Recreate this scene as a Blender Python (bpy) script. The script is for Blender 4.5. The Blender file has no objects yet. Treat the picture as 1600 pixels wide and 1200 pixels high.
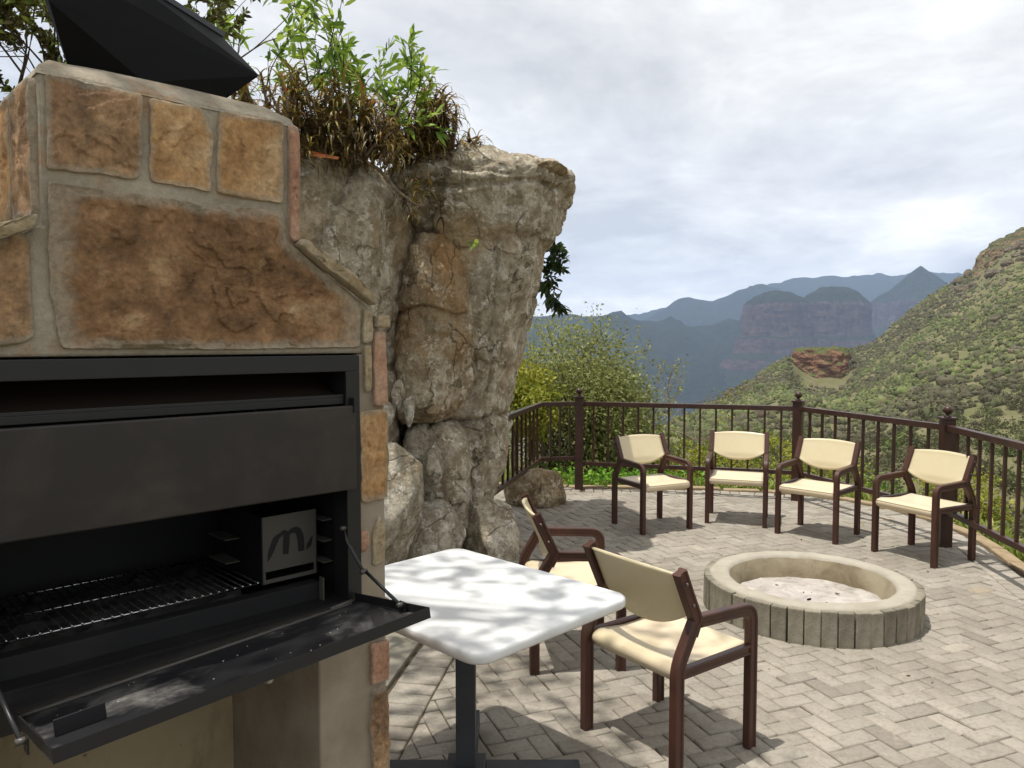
import bpy, bmesh, math, random
import numpy as np
from mathutils import Vector, noise

scene = bpy.context.scene
COL = scene.collection
R = math.radians

# ---------------------------------------------------------------- camera
cam_d = bpy.data.cameras.new('camera')
cam = bpy.data.objects.new('camera', cam_d); COL.objects.link(cam)
cam_d.sensor_width = 36; cam_d.lens = 27.0
cam_d.clip_start = 0.05; cam_d.clip_end = 40000
cam.location = (0, 0, 1.6); cam.rotation_euler = (R(90 - 3.1), 0, 0)
scene.camera = cam

# ---------------------------------------------------------------- sky, sun, exposure
SUN = Vector((-0.14, -0.045, 0.57)).normalized()
world = bpy.data.worlds.new('World'); scene.world = world; world.use_nodes = True
wt = world.node_tree; wt.nodes.clear()
def wn(t, **k):
    n = wt.nodes.new(t)
    for a, b in k.items(): setattr(n, a, b)
    return n
w_out = wn('ShaderNodeOutputWorld'); w_bg = wn('ShaderNodeBackground')
w_sky = wn('ShaderNodeTexSky', sky_type='NISHITA', sun_disc=False, sun_elevation=math.asin(SUN.z),
           sun_rotation=math.atan2(SUN.x, SUN.y), air_density=1.0, dust_density=1.0, altitude=1200)
w_tc = wn('ShaderNodeTexCoord'); w_sep = wn('ShaderNodeSeparateXYZ')
wt.links.new(w_tc.outputs['Generated'], w_sep.inputs[0])
w_mx = wn('ShaderNodeMath', operation='MAXIMUM'); w_mx.inputs[1].default_value = 0.0
wt.links.new(w_sep.outputs[2], w_mx.inputs[0])
w_ad = wn('ShaderNodeMath', operation='ADD'); w_ad.inputs[1].default_value = 0.26
wt.links.new(w_mx.outputs[0], w_ad.inputs[0])
w_cmb = wn('ShaderNodeCombineXYZ')
for i in (0, 1):
    d = wn('ShaderNodeMath', operation='DIVIDE')
    wt.links.new(w_sep.outputs[i], d.inputs[0]); wt.links.new(w_ad.outputs[0], d.inputs[1])
    wt.links.new(d.outputs[0], w_cmb.inputs[i])
def wnoise(scale, detail, rough, dist, off):
    m = wn('ShaderNodeMapping'); m.inputs['Location'].default_value = off
    wt.links.new(w_cmb.outputs[0], m.inputs[0])
    n = wn('ShaderNodeTexNoise'); n.inputs['Scale'].default_value = scale; n.inputs['Detail'].default_value = detail
    n.inputs['Roughness'].default_value = rough; n.inputs['Distortion'].default_value = dist
    wt.links.new(m.outputs[0], n.inputs['Vector']); return n
def wramp(src, stops):
    r = wn('ShaderNodeValToRGB'); e = r.color_ramp.elements
    while len(e) < len(stops): e.new(0.5)
    for k, (p, c) in enumerate(stops): e[k].position = p; e[k].color = (*c, 1)
    wt.links.new(src, r.inputs[0]); return r
n_a = wnoise(1.25, 10, 0.56, 0.35, (1.7, 0.4, 0.0)); n_b = wnoise(4.2, 9, 0.60, 0.3, (0.3, 2.4, 6.0))
n_cov = wnoise(0.33, 4, 0.45, 0.2, (5.3, 2.1, 3.0))
# cloud brightness: grey bellies to white edges (radiance before the 0.1 background strength)
w_c = wn('ShaderNodeMath', operation='MULTIPLY_ADD'); wt.links.new(n_b.outputs['Fac'], w_c.inputs[0]); w_c.inputs[1].default_value = 0.30
w_d = wn('ShaderNodeMath', operation='MULTIPLY'); wt.links.new(n_a.outputs['Fac'], w_d.inputs[0]); w_d.inputs[1].default_value = 0.70
wt.links.new(w_d.outputs[0], w_c.inputs[2])
r_cl = wramp(w_c.outputs[0], [(0.37, (5.4, 5.5, 5.7)), (0.45, (6.9, 6.95, 7.05)), (0.52, (8.1, 8.08, 8.0)), (0.60, (10.0, 9.95, 9.7))])
r_cov = wramp(n_cov.outputs['Fac'], [(0.30, (0.60, 0.60, 0.60)), (0.44, (1, 1, 1))])
# thin bright cloud towards the horizon
w_hz = wn('ShaderNodeMapRange'); w_hz.inputs['From Min'].default_value = 0.0; w_hz.inputs['From Max'].default_value = 0.30; w_hz.inputs['To Min'].default_value = 1.6; w_hz.inputs['To Max'].default_value = 1.0
wt.links.new(w_mx.outputs[0], w_hz.inputs['Value'])
w_mul = wn('ShaderNodeVectorMath', operation='SCALE'); wt.links.new(r_cl.outputs[0], w_mul.inputs[0]); wt.links.new(w_hz.outputs[0], w_mul.inputs['Scale'])
w_mix = wn('ShaderNodeMixRGB')
wt.links.new(r_cov.outputs[0], w_mix.inputs[0]); wt.links.new(w_sky.outputs[0], w_mix.inputs[1]); wt.links.new(w_mul.outputs[0], w_mix.inputs[2])
w_bg.inputs['Strength'].default_value = 0.1
wt.links.new(w_mix.outputs[0], w_bg.inputs['Color']); wt.links.new(w_bg.outputs[0], w_out.inputs[0])

sun_d = bpy.data.lights.new('sun', 'SUN'); sun_d.energy = 4.2; sun_d.angle = R(0.6); sun_d.color = (1.0, 0.965, 0.91)
sun = bpy.data.objects.new('sun', sun_d); COL.objects.link(sun)
sun.rotation_euler = SUN.to_track_quat('Z', 'Y').to_euler()

scene.view_settings.view_transform = 'Standard'; scene.view_settings.look = 'None'
scene.view_settings.exposure = 0.25; scene.view_settings.gamma = 1.0; scene.view_settings.use_curve_mapping = False
scene.render.engine = 'CYCLES'

# ---------------------------------------------------------------- helpers
def tag(o, label=None, cat=None, group=None, kind=None):
    for k, v in (('label', label), ('category', cat), ('group', group), ('kind', kind)):
        if v: o[k] = v
    return o
def link(name, data, parent=None, loc=None, mat=None):
    o = bpy.data.objects.new(name, data); COL.objects.link(o)
    if parent: o.parent = parent
    if loc is not None: o.location = loc
    if mat is not None and data is not None: data.materials.append(mat)
    return o
def empty(name, loc=(0, 0, 0), rz=0.0):
    o = link(name, None, None, loc); o.rotation_euler = (0, 0, rz); o.empty_display_size = 0.1; return o
def copy_tree(o, parent=None):
    c = o.copy(); COL.objects.link(c); c.parent = parent
    for ch in list(o.children): copy_tree(ch, c)
    return c
def mesh_np(name, V, F, rnd=None, smooth=False, vattr=None):
    V = np.asarray(V, dtype=np.float32); F = np.asarray(F, dtype=np.int32)
    me = bpy.data.meshes.new(name); n, k = F.shape
    me.vertices.add(len(V)); me.vertices.foreach_set('co', V.ravel())
    me.loops.add(n * k); me.loops.foreach_set('vertex_index', F.ravel())
    me.polygons.add(n); me.polygons.foreach_set('loop_start', np.arange(0, n * k, k, dtype=np.int32))
    if smooth: me.polygons.foreach_set('use_smooth', np.ones(n, dtype=bool))
    if rnd is not None:
        a = me.attributes.new('rnd', 'FLOAT', 'FACE'); a.data.foreach_set('value', np.asarray(rnd, dtype=np.float32))
    if vattr is not None:
        a = me.attributes.new('edge', 'FLOAT', 'POINT'); a.data.foreach_set('value', np.asarray(vattr, dtype=np.float32))
    me.update(calc_edges=True); me.validate(); return me
class MB:
    """collects faces of one mesh object"""
    def __init__(s): s.v = []; s.f = []; s.sm = []
    def add(s, vs, fs, smooth=False):
        o = len(s.v); s.v += [tuple(p) for p in vs]; s.f += [[i + o for i in f] for f in fs]; s.sm += [smooth] * len(fs); return s
    def box(s, x0, x1, y0, y1, z0, z1, ch=0.0):
        if ch <= 0:
            v = [(x, y, z) for z in (z0, z1) for y in (y0, y1) for x in (x0, x1)]
            f = [(0, 2, 3, 1), (4, 5, 7, 6), (0, 1, 5, 4), (2, 6, 7, 3), (0, 4, 6, 2), (1, 3, 7, 5)]
            return s.add(v, f)
        bm = bmesh.new(); bmesh.ops.create_cube(bm, size=1)
        for p in bm.verts:
            p.co = ((x0 + x1) / 2 + p.co.x * (x1 - x0), (y0 + y1) / 2 + p.co.y * (y1 - y0), (z0 + z1) / 2 + p.co.z * (z1 - z0))
        bmesh.ops.bevel(bm, geom=bm.edges[:], offset=ch, segments=2, profile=0.6, affect='EDGES')
        bm.verts.index_update()
        s.add([p.co[:] for p in bm.verts], [[p.index for p in f.verts] for f in bm.faces]); bm.free(); return s
    def tube(s, pts, rad, n=6, caps=True):
        pts = [Vector(p) for p in pts]; rad = rad if isinstance(rad, (list, tuple)) else [rad] * len(pts)
        vs = []; fs = []
        for i, p in enumerate(pts):
            t = (pts[min(i + 1, len(pts) - 1)] - pts[max(i - 1, 0)]).normalized()
            u = t.cross(Vector((0, 0, 1)) if abs(t.z) < 0.9 else Vector((1, 0, 0))).normalized(); w = t.cross(u)
            for k in range(n):
                a = 2 * math.pi * k / n; vs.append(p + (u * math.cos(a) + w * math.sin(a)) * rad[i])
        for i in range(len(pts) - 1):
            for k in range(n):
                fs.append((i * n + k, i * n + (k + 1) % n, (i + 1) * n + (k + 1) % n, (i + 1) * n + k))
        if caps: fs.append(tuple(range(n))[::-1]); fs.append(tuple((len(pts) - 1) * n + k for k in range(n)))
        return s.add(vs, fs, True)
    def lathe(s, prof, c=(0, 0, 0), n=24):
        vs = []; fs = []
        for r, z in prof:
            for k in range(n):
                a = 2 * math.pi * k / n; vs.append((c[0] + r * math.cos(a), c[1] + r * math.sin(a), c[2] + z))
        for i in range(len(prof) - 1):
            for k in range(n): fs.append((i * n + k, i * n + (k + 1) % n, (i + 1) * n + (k + 1) % n, (i + 1) * n + k))
        return s.add(vs, fs, True)
    def prism(s, poly, y0, y1):           # polygon in x,z pushed from y0 to y1
        n = len(poly); vs = [(x, y0, z) for x, z in poly] + [(x, y1, z) for x, z in poly]
        fs = [tuple(range(n)), tuple(range(2 * n - 1, n - 1, -1))] + [(i, i + n, (i + 1) % n + n, (i + 1) % n) for i in range(n)]
        return s.add(vs, fs)
    def build(s, name, mat, parent=None, loc=None, bevel=0.0, seg=2):
        me = bpy.data.meshes.new(name); me.from_pydata(s.v, [], s.f); me.update()
        me.polygons.foreach_set('use_smooth', s.sm)
        bm = bmesh.new(); bm.from_mesh(me); bmesh.ops.recalc_face_normals(bm, faces=bm.faces[:]); bm.to_mesh(me); bm.free()
        o = link(name, me, parent, loc, mat)
        if bevel:
            b = o.modifiers.new('bevel', 'BEVEL'); b.width = bevel; b.segments = seg; b.limit_method = 'ANGLE'; b.angle_limit = R(40)
        return o
def fr(p, f, oc=4, H=0.9, seed=0.0):
    return noise.fractal((p[0] * f + seed, p[1] * f + seed * 1.7, p[2] * f - seed), H, 2.1, oc)
def lin(h):
    v = [int(h[i:i + 2], 16) / 255 for i in (0, 2, 4)]
    return tuple(x / 12.92 if x <= 0.04045 else ((x + 0.055) / 1.055) ** 2.4 for x in v)

# ---------------------------------------------------------------- materials
class Mat:
    def __init__(s, name):
        s.m = bpy.data.materials.new(name); s.m.use_nodes = True; s.t = s.m.node_tree; s.t.nodes.clear()
        s.out = s.n('ShaderNodeOutputMaterial'); s.b = s.n('ShaderNodeBsdfPrincipled'); s.l(s.b.outputs[0], s.out.inputs[0])
        s.tc = s.n('ShaderNodeTexCoord')
    def n(s, t, **k):
        x = s.t.nodes.new(t)
        for a, b in k.items(): setattr(x, a, b)
        return x
    def l(s, a, b): s.t.links.new(a, b)
    def noise(s, scale, detail=6, rough=0.55, dist=0.0, stretch=(1, 1, 1), off=(0, 0, 0), coord='Object', rot=(0, 0, 0)):
        mp = s.n('ShaderNodeMapping'); mp.inputs['Scale'].default_value = stretch; mp.inputs['Location'].default_value = off; mp.inputs['Rotation'].default_value = rot
        s.l(s.n('ShaderNodeNewGeometry').outputs['Position'] if coord == 'World' else s.tc.outputs[coord], mp.inputs[0]); x = s.n('ShaderNodeTexNoise')
        x.inputs['Scale'].default_value = scale; x.inputs['Detail'].default_value = detail
        x.inputs['Roughness'].default_value = rough; x.inputs['Distortion'].default_value = dist
        s.l(mp.outputs[0], x.inputs['Vector']); return x.outputs['Fac']
    def ramp(s, src, stops, interp='LINEAR'):
        r = s.n('ShaderNodeValToRGB'); r.color_ramp.interpolation = interp; e = r.color_ramp.elements
        while len(e) < len(stops): e.new(0.5)
        for k, (p, c) in enumerate(stops):
            if isinstance(c, str): c = lin(c)
            if isinstance(c, (int, float)): c = (c, c, c)
            e[k].position = p; e[k].color = (*c, 1)
        s.l(src, r.inputs[0]); return r.outputs[0]
    def mix(s, fac, a, b, mode='MIX'):
        x = s.n('ShaderNodeMixRGB', blend_type=mode)
        for v, i in ((fac, 0), (a, 1), (b, 2)):
            if isinstance(v, str): v = lin(v)
            if isinstance(v, tuple): x.inputs[i].default_value = (*v, 1)
            elif isinstance(v, (int, float)): x.inputs[i].default_value = v
            else: s.l(v, x.inputs[i])
        return x.outputs[0]
    def math(s, op, a, b=0.0):
        x = s.n('ShaderNodeMath', operation=op)
        for v, i in ((a, 0), (b, 1)):
            if isinstance(v, (int, float)): x.inputs[i].default_value = v
            else: s.l(v, x.inputs[i])
        return x.outputs[0]
    def attr(s, name): x = s.n('ShaderNodeAttribute', attribute_name=name); return x.outputs['Fac']
    def objrnd(s): return s.n('ShaderNodeObjectInfo').outputs['Random']
    def bump(s, h, strength=0.5, dist=0.01, prev=None):
        x = s.n('ShaderNodeBump'); x.inputs['Strength'].default_value = strength; x.inputs['Distance'].default_value = dist
        s.l(h, x.inputs['Height'])
        if prev is not None: s.l(prev, x.inputs['Normal'])
        return x.outputs[0]
    def done(s, col, rough=0.7, nrm=None, metal=0.0, spec=0.4):
        for v, k in ((col, 'Base Color'), (rough, 'Roughness'), (metal, 'Metallic'), (spec, 'Specular IOR Level')):
            i = s.b.inputs[k]
            if isinstance(v, str): v = lin(v)
            if isinstance(v, tuple): i.default_value = (*v, 1)
            elif isinstance(v, (int, float)): i.default_value = v
            else: s.l(v, i)
        if nrm is not None: s.l(nrm, s.b.inputs['Normal'])
        return s.m

def m_rock(name, light, mid, dark, stain, stain_lo, stain_hi, axis_off=(0, 0, 0)):
    k = Mat(name)
    big = k.noise(1.6, 6, 0.6, 0.2); med = k.noise(8, 10, 0.72, 0.0); fine = k.noise(38, 6, 0.7)
    streak = k.noise(5, 8, 0.68, 0.1, stretch=(2.4, 2.4, 0.5))
    base = k.ramp(big, [(0.32, dark), (0.5, mid), (0.68, light)])
    sp = k.ramp(med, [(0.40, 0.0), (0.49, 0.5), (0.58, 1.0)])
    c1 = k.mix(sp, k.mix(0.7, base, dark), k.mix(0.55, base, light))
    st = k.ramp(streak, [(0.50, 0.0), (0.66, 0.7)])
    c2 = k.mix(st, c1, dark)
    lich = k.ramp(k.noise(11, 10, 0.74, 0.0, off=(3, 1, 7)), [(0.55, 0.0), (0.59, 0.9)])
    dk = k.ramp(k.noise(18, 10, 0.74, 0.0, off=(8, 5, 1)), [(0.56, 0.0), (0.63, 0.6)]); ol = k.ramp(k.noise(3.1, 6, 0.65, 0.0, off=(1, 6, 3)), [(0.46, 0.0), (0.66, 0.45)]); c3 = k.mix(dk, k.mix(lich, k.mix(ol, c2, '6f6444'), k.mix(0.35, light, 'f0e9da')), k.mix(0.35, dark, '2a2219'))
    sm = k.ramp(k.noise(1.3, 5, 0.6, 0.5, off=(9, 4, 2)), [(stain_lo, 0.0), (stain_hi, 0.9)])
    c4 = k.mix(sm, c3, k.mix(med, stain, k.mix(0.45, stain, dark)))
    c5 = k.mix(0.5, c4, k.ramp(fine, [(0.3, 0.25), (0.7, 0.8)]), 'OVERLAY')
    # fracture lines: voronoi cell borders on noise-bent coordinates
    wob = k.n('ShaderNodeTexNoise'); wob.inputs['Scale'].default_value = 2.2; wob.inputs['Detail'].default_value = 5
    k.l(k.tc.outputs['Object'], wob.inputs['Vector']); add = k.n('ShaderNodeVectorMath', operation='MULTIPLY_ADD')
    k.l(wob.outputs['Color'], add.inputs[0]); add.inputs[1].default_value = (.55, .55, .55); k.l(k.tc.outputs['Object'], add.inputs[2])
    mpv = k.n('ShaderNodeMapping'); mpv.inputs['Scale'].default_value = (1, 1, .6); k.l(add.outputs[0], mpv.inputs[0])
    vo = k.n('ShaderNodeTexVoronoi', feature='DISTANCE_TO_EDGE'); vo.inputs['Scale'].default_value = 2.3; k.l(mpv.outputs[0], vo.inputs['Vector'])
    gate = k.ramp(k.noise(2.7, 4, 0.5, off=(2, 8, 5)), [(0.48, 0.0), (0.56, 1.0)])
    crk = k.mix(1.0, k.ramp(vo.outputs['Distance'], [(0.0, 1.0), (0.012, 0.0)]), gate, 'MULTIPLY')
    c5 = k.mix(k.math('MULTIPLY', crk, 0.6), c5, k.mix(0.55, dark, (0.02, 0.017, 0.014)))
    b0 = k.bump(k.math('SUBTRACT', 1.0, crk), 1.0, 0.04)
    b1 = k.bump(med, 1.0, 0.05, b0); b2 = k.bump(fine, 1.0, 0.014, b1)
    return k.done(c5, 0.92, b2, spec=0.2)
def m_flat(name, col, col2, scale=8, rough=0.5, bump=0.1, metal=0.0, spec=0.4, rnd=0.0, fine=60, lo=0.35, hi=0.65, dist=0.003):
    k = Mat(name); n1 = k.noise(scale, 6, 0.6, 0.2); n2 = k.noise(fine, 4, 0.6)
    c = k.mix(k.ramp(n1, [(lo, 0.0), (hi, 1.0)]), col, col2)
    if rnd:
        v = k.ramp(k.objrnd(), [(0, 1 - rnd), (1, 1 + rnd * 0.0)])
        c = k.mix(1.0, c, v, 'MULTIPLY')
    ro = k.math('ADD', k.math('MULTIPLY', n1, 0.25), rough - 0.12)
    return k.done(c, ro, k.bump(n2, bump, dist) if bump else None, metal, spec)
def m_leaf(name, stops, trans=0.35, rough=0.5):
    k = Mat(name); r = k.attr('rnd'); c = k.ramp(r, stops)
    k.done(c, rough, spec=0.3); tr = k.n('ShaderNodeBsdfTranslucent'); k.l(k.mix(0.0, c, c), tr.inputs[0])
    ms = k.n('ShaderNodeMixShader'); ms.inputs[0].default_value = trans
    k.l(k.b.outputs[0], ms.inputs[1]); k.l(tr.outputs[0], ms.inputs[2]); k.l(ms.outputs[0], k.out.inputs[0]); return k.m
def m_stone(name, a, b, c, dark, mortar='9a917f', amt=0.75):
    k = Mat(name); o = k.objrnd()
    mp = k.n('ShaderNodeVectorMath', operation='ADD'); cmb = k.n('ShaderNodeCombineXYZ')
    k.l(k.math('MULTIPLY', o, 37.0), cmb.inputs[0]); k.l(k.math('MULTIPLY', o, 91.0), cmb.inputs[2])
    k.l(k.tc.outputs['Object'], mp.inputs[0]); k.l(cmb.outputs[0], mp.inputs[1])
    def nz(s, d, r, di):
        x = k.n('ShaderNodeTexNoise'); x.inputs['Scale'].default_value = s; x.inputs['Detail'].default_value = d
        x.inputs['Roughness'].default_value = r; x.inputs['Distortion'].default_value = di
        k.l(mp.outputs[0], x.inputs['Vector']); return x.outputs['Fac']
    n1 = nz(6.5, 8, 0.64, 0.4); n2 = nz(19, 10, 0.7, 0.15); n3 = nz(90, 7, 0.7, 0)
    col = k.ramp(n1, [(0.30, dark), (0.43, a), (0.55, b), (0.70, c)])
    col = k.mix(k.ramp(n2, [(0.35, 0.55), (0.55, 0.0)]), col, dark)
    col = k.mix(k.ramp(n2, [(0.62, 0.0), (0.74, 0.6)]), col, c)
    e = k.math('ADD', k.attr('edge'), k.math('MULTIPLY', k.math('SUBTRACT', n2, 0.5), 0.30))
    col = k.mix(k.ramp(e, [(0.0, amt), (0.07, amt * 0.8), (0.16, 0.0)]), col, mortar)
    col = k.mix(0.6, col, k.ramp(n3, [(0.3, 0.25), (0.7, 0.8)]), 'OVERLAY')
    return k.done(col, 0.85, k.bump(n3, 0.5, 0.003, k.bump(n2, 0.6, 0.012)), spec=0.25)

MT = {}
MT['rock'] = m_rock('weathered_grey_rock', 'd6ccb8', 'bdae95', '85765f', 'b89a6c', 0.54, 0.70)
MT['rock_brown'] = m_rock('stained_brown_rock', 'cbbda4', 'b19c7c', '7d6a4e', 'b08a5e', 0.50, 0.66)
MT['boulder'] = m_rock('pale_boulder', 'cfc6b4', 'b3a893', '80755f', 'b0976c', 0.54, 0.70)
MT['boulder_tan'] = m_rock('tan_boulder', 'bda988', '9f8c6c', '6d5d47', 'a88c62', 0.46, 0.62)
MT['sandstone_dark'] = m_stone('brown_sandstone', '7d5f42', '957352', 'b09873', '553f2c')
MT['sandstone_orange'] = m_stone('orange_sandstone', 'ab8458', 'b9966b', 'c7ae8b', '8a6a48', amt=0.6)
MT['sandstone_mixed'] = m_stone('mottled_sandstone', '8d6e52', 'a2825f', 'b39b7c', '524538')
MT['sandstone_pink'] = m_stone('pink_sandstone', 'a37a62', 'b08a70', 'bba088', '8e6a55', amt=0.4)
MT['sandstone_pale'] = m_stone('pale_sandstone', '9a8868', 'a8977a', 'b8aa90', '7a6a50', amt=0.5)
def m_mortar():
    k = Mat('mortar'); n1 = k.noise(5, 7, 0.6, 0.4); n2 = k.noise(70, 6, 0.7); n3 = k.noise(220, 3, 0.6)
    c = k.ramp(n1, [(0.3, '887e6c'), (0.5, '9a907e'), (0.7, 'aba08d')])
    c = k.mix(k.ramp(k.noise(11, 5, 0.6, 0.6, off=(4, 4, 1)), [(0.56, 0.0), (0.68, 0.6)]), c, '9a7654')
    c = k.mix(0.4, c, k.ramp(n2, [(0.3, 0.3), (0.7, 0.72)]), 'OVERLAY')
    return k.done(c, 0.93, k.bump(n3, 0.5, 0.002, k.bump(n2, 0.7, 0.006)), spec=0.2)
MT['mortar'] = m_mortar()
def m_plaster():
    k = Mat('cream_plaster'); n1 = k.noise(2.5, 7, 0.6, 0.3); n2 = k.noise(120, 5, 0.7); n3 = k.noise(9, 8, 0.7, 0.1, stretch=(1.5, 1.5, 0.5), off=(3, 3, 3)); n4 = k.noise(45, 4, 0.6)
    c = k.ramp(n1, [(0.3, '8f8268'), (0.55, 'a39577'), (0.75, 'ab9e82')])
    c = k.mix(k.ramp(n3, [(0.52, 0.0), (0.70, 0.6)]), c, '756952'); c = k.mix(k.ramp(n4, [(0.68, 0.0), (0.72, 0.7)]), c, '5c5140')
    return k.done(c, 0.9, k.bump(n2, 0.35, 0.003), spec=0.15)
MT['plaster'] = m_plaster()
MT['column_plaster'] = m_flat('rough_grey_plaster', '9c9180', '877b69', 6, 0.9, 0.5, fine=90, spec=0.2)
def m_steel(name, base, dust, rough, amt, lo=0.55):
    k = Mat(name); n1 = k.noise(4, 8, 0.65, 0.6); n2 = k.noise(160, 4, 0.7); n3 = k.noise(26, 6, 0.65)
    f = k.mix(1.0, k.ramp(n1, [(lo, 0.0), (lo + 0.16, amt)]), k.ramp(n3, [(0.35, 0.3), (0.6, 1.0)]), 'MULTIPLY')
    c = k.mix(f, base, dust)
    ro = k.math('ADD', k.math('MULTIPLY', f, 0.4), rough)
    return k.done(c, ro, k.bump(n2, 0.12, 0.001), 0.0, 0.12 if 'cowl' in name else 0.45)
MT['black_steel'] = m_steel('black_painted_steel', '1d1c1d', '3a3835', 0.42, 0.25)
MT['panel_steel'] = m_steel('charcoal_panel_steel', '292522', '453d35', 0.44, 0.7, 0.46)
MT['soot'] = m_steel('sooty_steel', '0e0d0d', '2a2623', 0.6, 0.5)
MT['flap_steel'] = m_steel('dusty_flap_steel', '1e1e20', '78756f', 0.42, 0.75, 0.47)
MT['hood_brown'] = m_steel('heat_browned_steel', '2c231b', '3c3026', 0.55, 0.4)
MT['bare_steel'] = m_steel('bare_grey_steel', '4d4943', '38342f', 0.40, 0.5)
MT['chrome'] = m_flat('chrome_wire', 'c8c8c8', 'a8a8a8', 30, 0.25, 0, metal=1.0)
MT['rod_dark'] = m_flat('burnt_wire', '2a2826', '555250', 50, 0.5, 0, metal=0.6)
MT['cowl'] = m_steel('matt_black_cowl_steel', '0d0d0e', '161617', 0.6, 0.3)
MT['cowl_edge'] = m_flat('grey_cowl_sheet', '3c3d42', '4c4d52', 10, 0.45, 0.05)
MT['brown_plastic'] = m_flat('brown_moulded_plastic', '42281e', '523227', 7, 0.42, 0.06, fine=200, rnd=0.12, lo=0.4, hi=0.7)
def m_cream():
    k = Mat('cream_plastic'); n1 = k.noise(3, 5, 0.6, 0.4); n2 = k.noise(24, 6, 0.7, 0.6)
    c = k.ramp(n1, [(0.3, 'c6b892'), (0.7, 'd0c2a0')])
    c = k.mix(k.ramp(n2, [(0.60, 0.0), (0.78, 0.35)]), c, 'a8946a')
    return k.done(c, k.math('ADD', k.math('MULTIPLY', n2, 0.2), 0.26), k.bump(k.noise(9, 3, 0.5), 0.05, 0.004), spec=0.45)
MT['cream'] = m_cream()
def m_seat():
    k = Mat('cream_seat_plastic'); n1 = k.noise(3, 5, 0.6, 0.4); n2 = k.noise(16, 7, 0.7, 0.8)
    c = k.ramp(n1, [(0.3, 'cbbc98'), (0.5, 'd2c0a2'), (0.7, 'd2bda4')])
    c = k.mix(k.ramp(n2, [(0.56, 0.0), (0.74, 0.4)]), c, 'b39f7c')
    return k.done(c, k.math('ADD', k.math('MULTIPLY', n2, 0.25), 0.32), k.bump(n2, 0.05, 0.003), spec=0.4)
MT['seat'] = m_seat()
MT['bolt'] = m_flat('zinc_bolt', '8a857c', '6a645c', 40, 0.4, 0, metal=0.8)
MT['table_white'] = m_flat('white_table_plastic', 'dcdcd9', 'cbcac6', 9, 0.38, 0.04, fine=200, lo=0.5, hi=0.78)
MT['table_grey'] = m_flat('charcoal_table_steel', '3b3d40', '33353a', 8, 0.45, 0.05)
MT['rail'] = m_flat('dark_brown_rail_paint', '35211a', '432b22', 9, 0.36, 0.08, fine=90)
def m_paver():
    k = Mat('concrete_paver'); r = k.attr('rnd')
    n1 = k.noise(1.5, 7, 0.65, 0.2, coord='World'); n2 = k.noise(46, 8, 0.74, coord='World'); n3 = k.noise(170, 4, 0.7, coord='World'); n4 = k.noise(6, 8, 0.7, off=(4, 4, 4), coord='World')
    c = k.ramp(r, [(0.0, '857e72'), (0.35, '958e81'), (0.7, 'a0988b'), (0.92, 'a79e90'), (1.0, 'a79983')])
    c = k.mix(k.ramp(n1, [(0.36, 0.5), (0.56, 0.0)]), c, '776e61'); c = k.mix(k.ramp(n4, [(0.56, 0.0), (0.70, 0.45)]), c, '6e655a'); c = k.mix(k.ramp(n4, [(0.30, 0.4), (0.42, 0.0)]), c, 'b8ae9c')
    c = k.mix(k.ramp(n2, [(0.34, 0.5), (0.5, 0.0)]), c, '6f675c')
    c = k.mix(k.ramp(n2, [(0.58, 0.0), (0.72, 0.5)]), c, 'bbb4a9')
    return k.done(c, 0.9, k.bump(n3, 0.5, 0.0025, k.bump(n2, 0.6, 0.004)), spec=0.2)
MT['paver'] = m_paver()
MT['joint'] = m_flat('sandy_joint', '5f5647', '4c4437', 12, 0.95, 0.5, fine=150, spec=0.1)
MT['edging'] = m_flat('sandstone_edging', '9c896c', '85745a', 9, 0.9, 0.5, fine=70, spec=0.2)
MT['curb'] = m_flat('smooth_concrete', '8d8779', '7c7668', 5, 0.9, 0.4, fine=120, spec=0.2)
MT['pit_block'] = m_flat('grey_concrete_block', '9a9382', '7c7565', 14, 0.92, 0.7, fine=110, rnd=0.3, spec=0.2, dist=0.006)
MT['pit_rim'] = m_flat('pale_render', 'a9a293', '989080', 5, 0.9, 0.35, fine=100, spec=0.2)
def m_pit_in():
    k = Mat('scorched_render'); n = k.noise(4, 6, 0.6, 0.5); n2 = k.noise(60, 5, 0.6)
    c = k.ramp(n, [(0.32, '6d5f4a'), (0.5, '93876f'), (0.66, 'a39880')])
    c = k.mix(k.ramp(k.noise(6, 5, 0.6, 0.5, off=(7, 2, 2), stretch=(1, 1, 0.4)), [(0.60, 0.0), (0.70, 0.7)]), c, '55473a')
    return k.done(c, 0.92, k.bump(n2, 0.5, 0.004), spec=0.2)
MT['pit_in'] = m_pit_in()
def m_ash():
    k = Mat('ash'); n = k.noise(9, 8, 0.65, 0.8); n2 = k.noise(50, 6, 0.7)
    c = k.ramp(n, [(0.33, '8d867e'), (0.45, 'a39c94'), (0.6, 'b4ada5'), (0.75, 'beb8b0')])
    c = k.mix(k.ramp(n2, [(0.30, 0.6), (0.38, 0.0)]), c, '6f6761')
    return k.done(c, 0.95, k.bump(n2, 0.6, 0.006), spec=0.1)
MT['ash'] = m_ash()
MT['bark'] = m_flat('grey_brown_bark', '5e5142', '40362b', 14, 0.9, 0.6, fine=60, spec=0.2)
MT['twig'] = m_flat('pale_twig', '8a7a66', '5f5040', 20, 0.9, 0.4, fine=80, spec=0.2)
MT['lf_bright'] = m_leaf('bright_green_leaf', [(0, '567430'), (0.5, '809c3c'), (0.85, 'a6bd50'), (1, 'c2d06a')], 0.45)
MT['lf_olive'] = m_leaf('olive_leaf', [(0, '5a6034'), (0.4, '7f844a'), (0.8, 'a0a464'), (1, 'bab47a')], 0.45)
MT['lf_yellow'] = m_leaf('yellow_green_leaf', [(0, '5d6a20'), (0.5, '8a9030'), (1, 'b8ae48')], 0.35)
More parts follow.
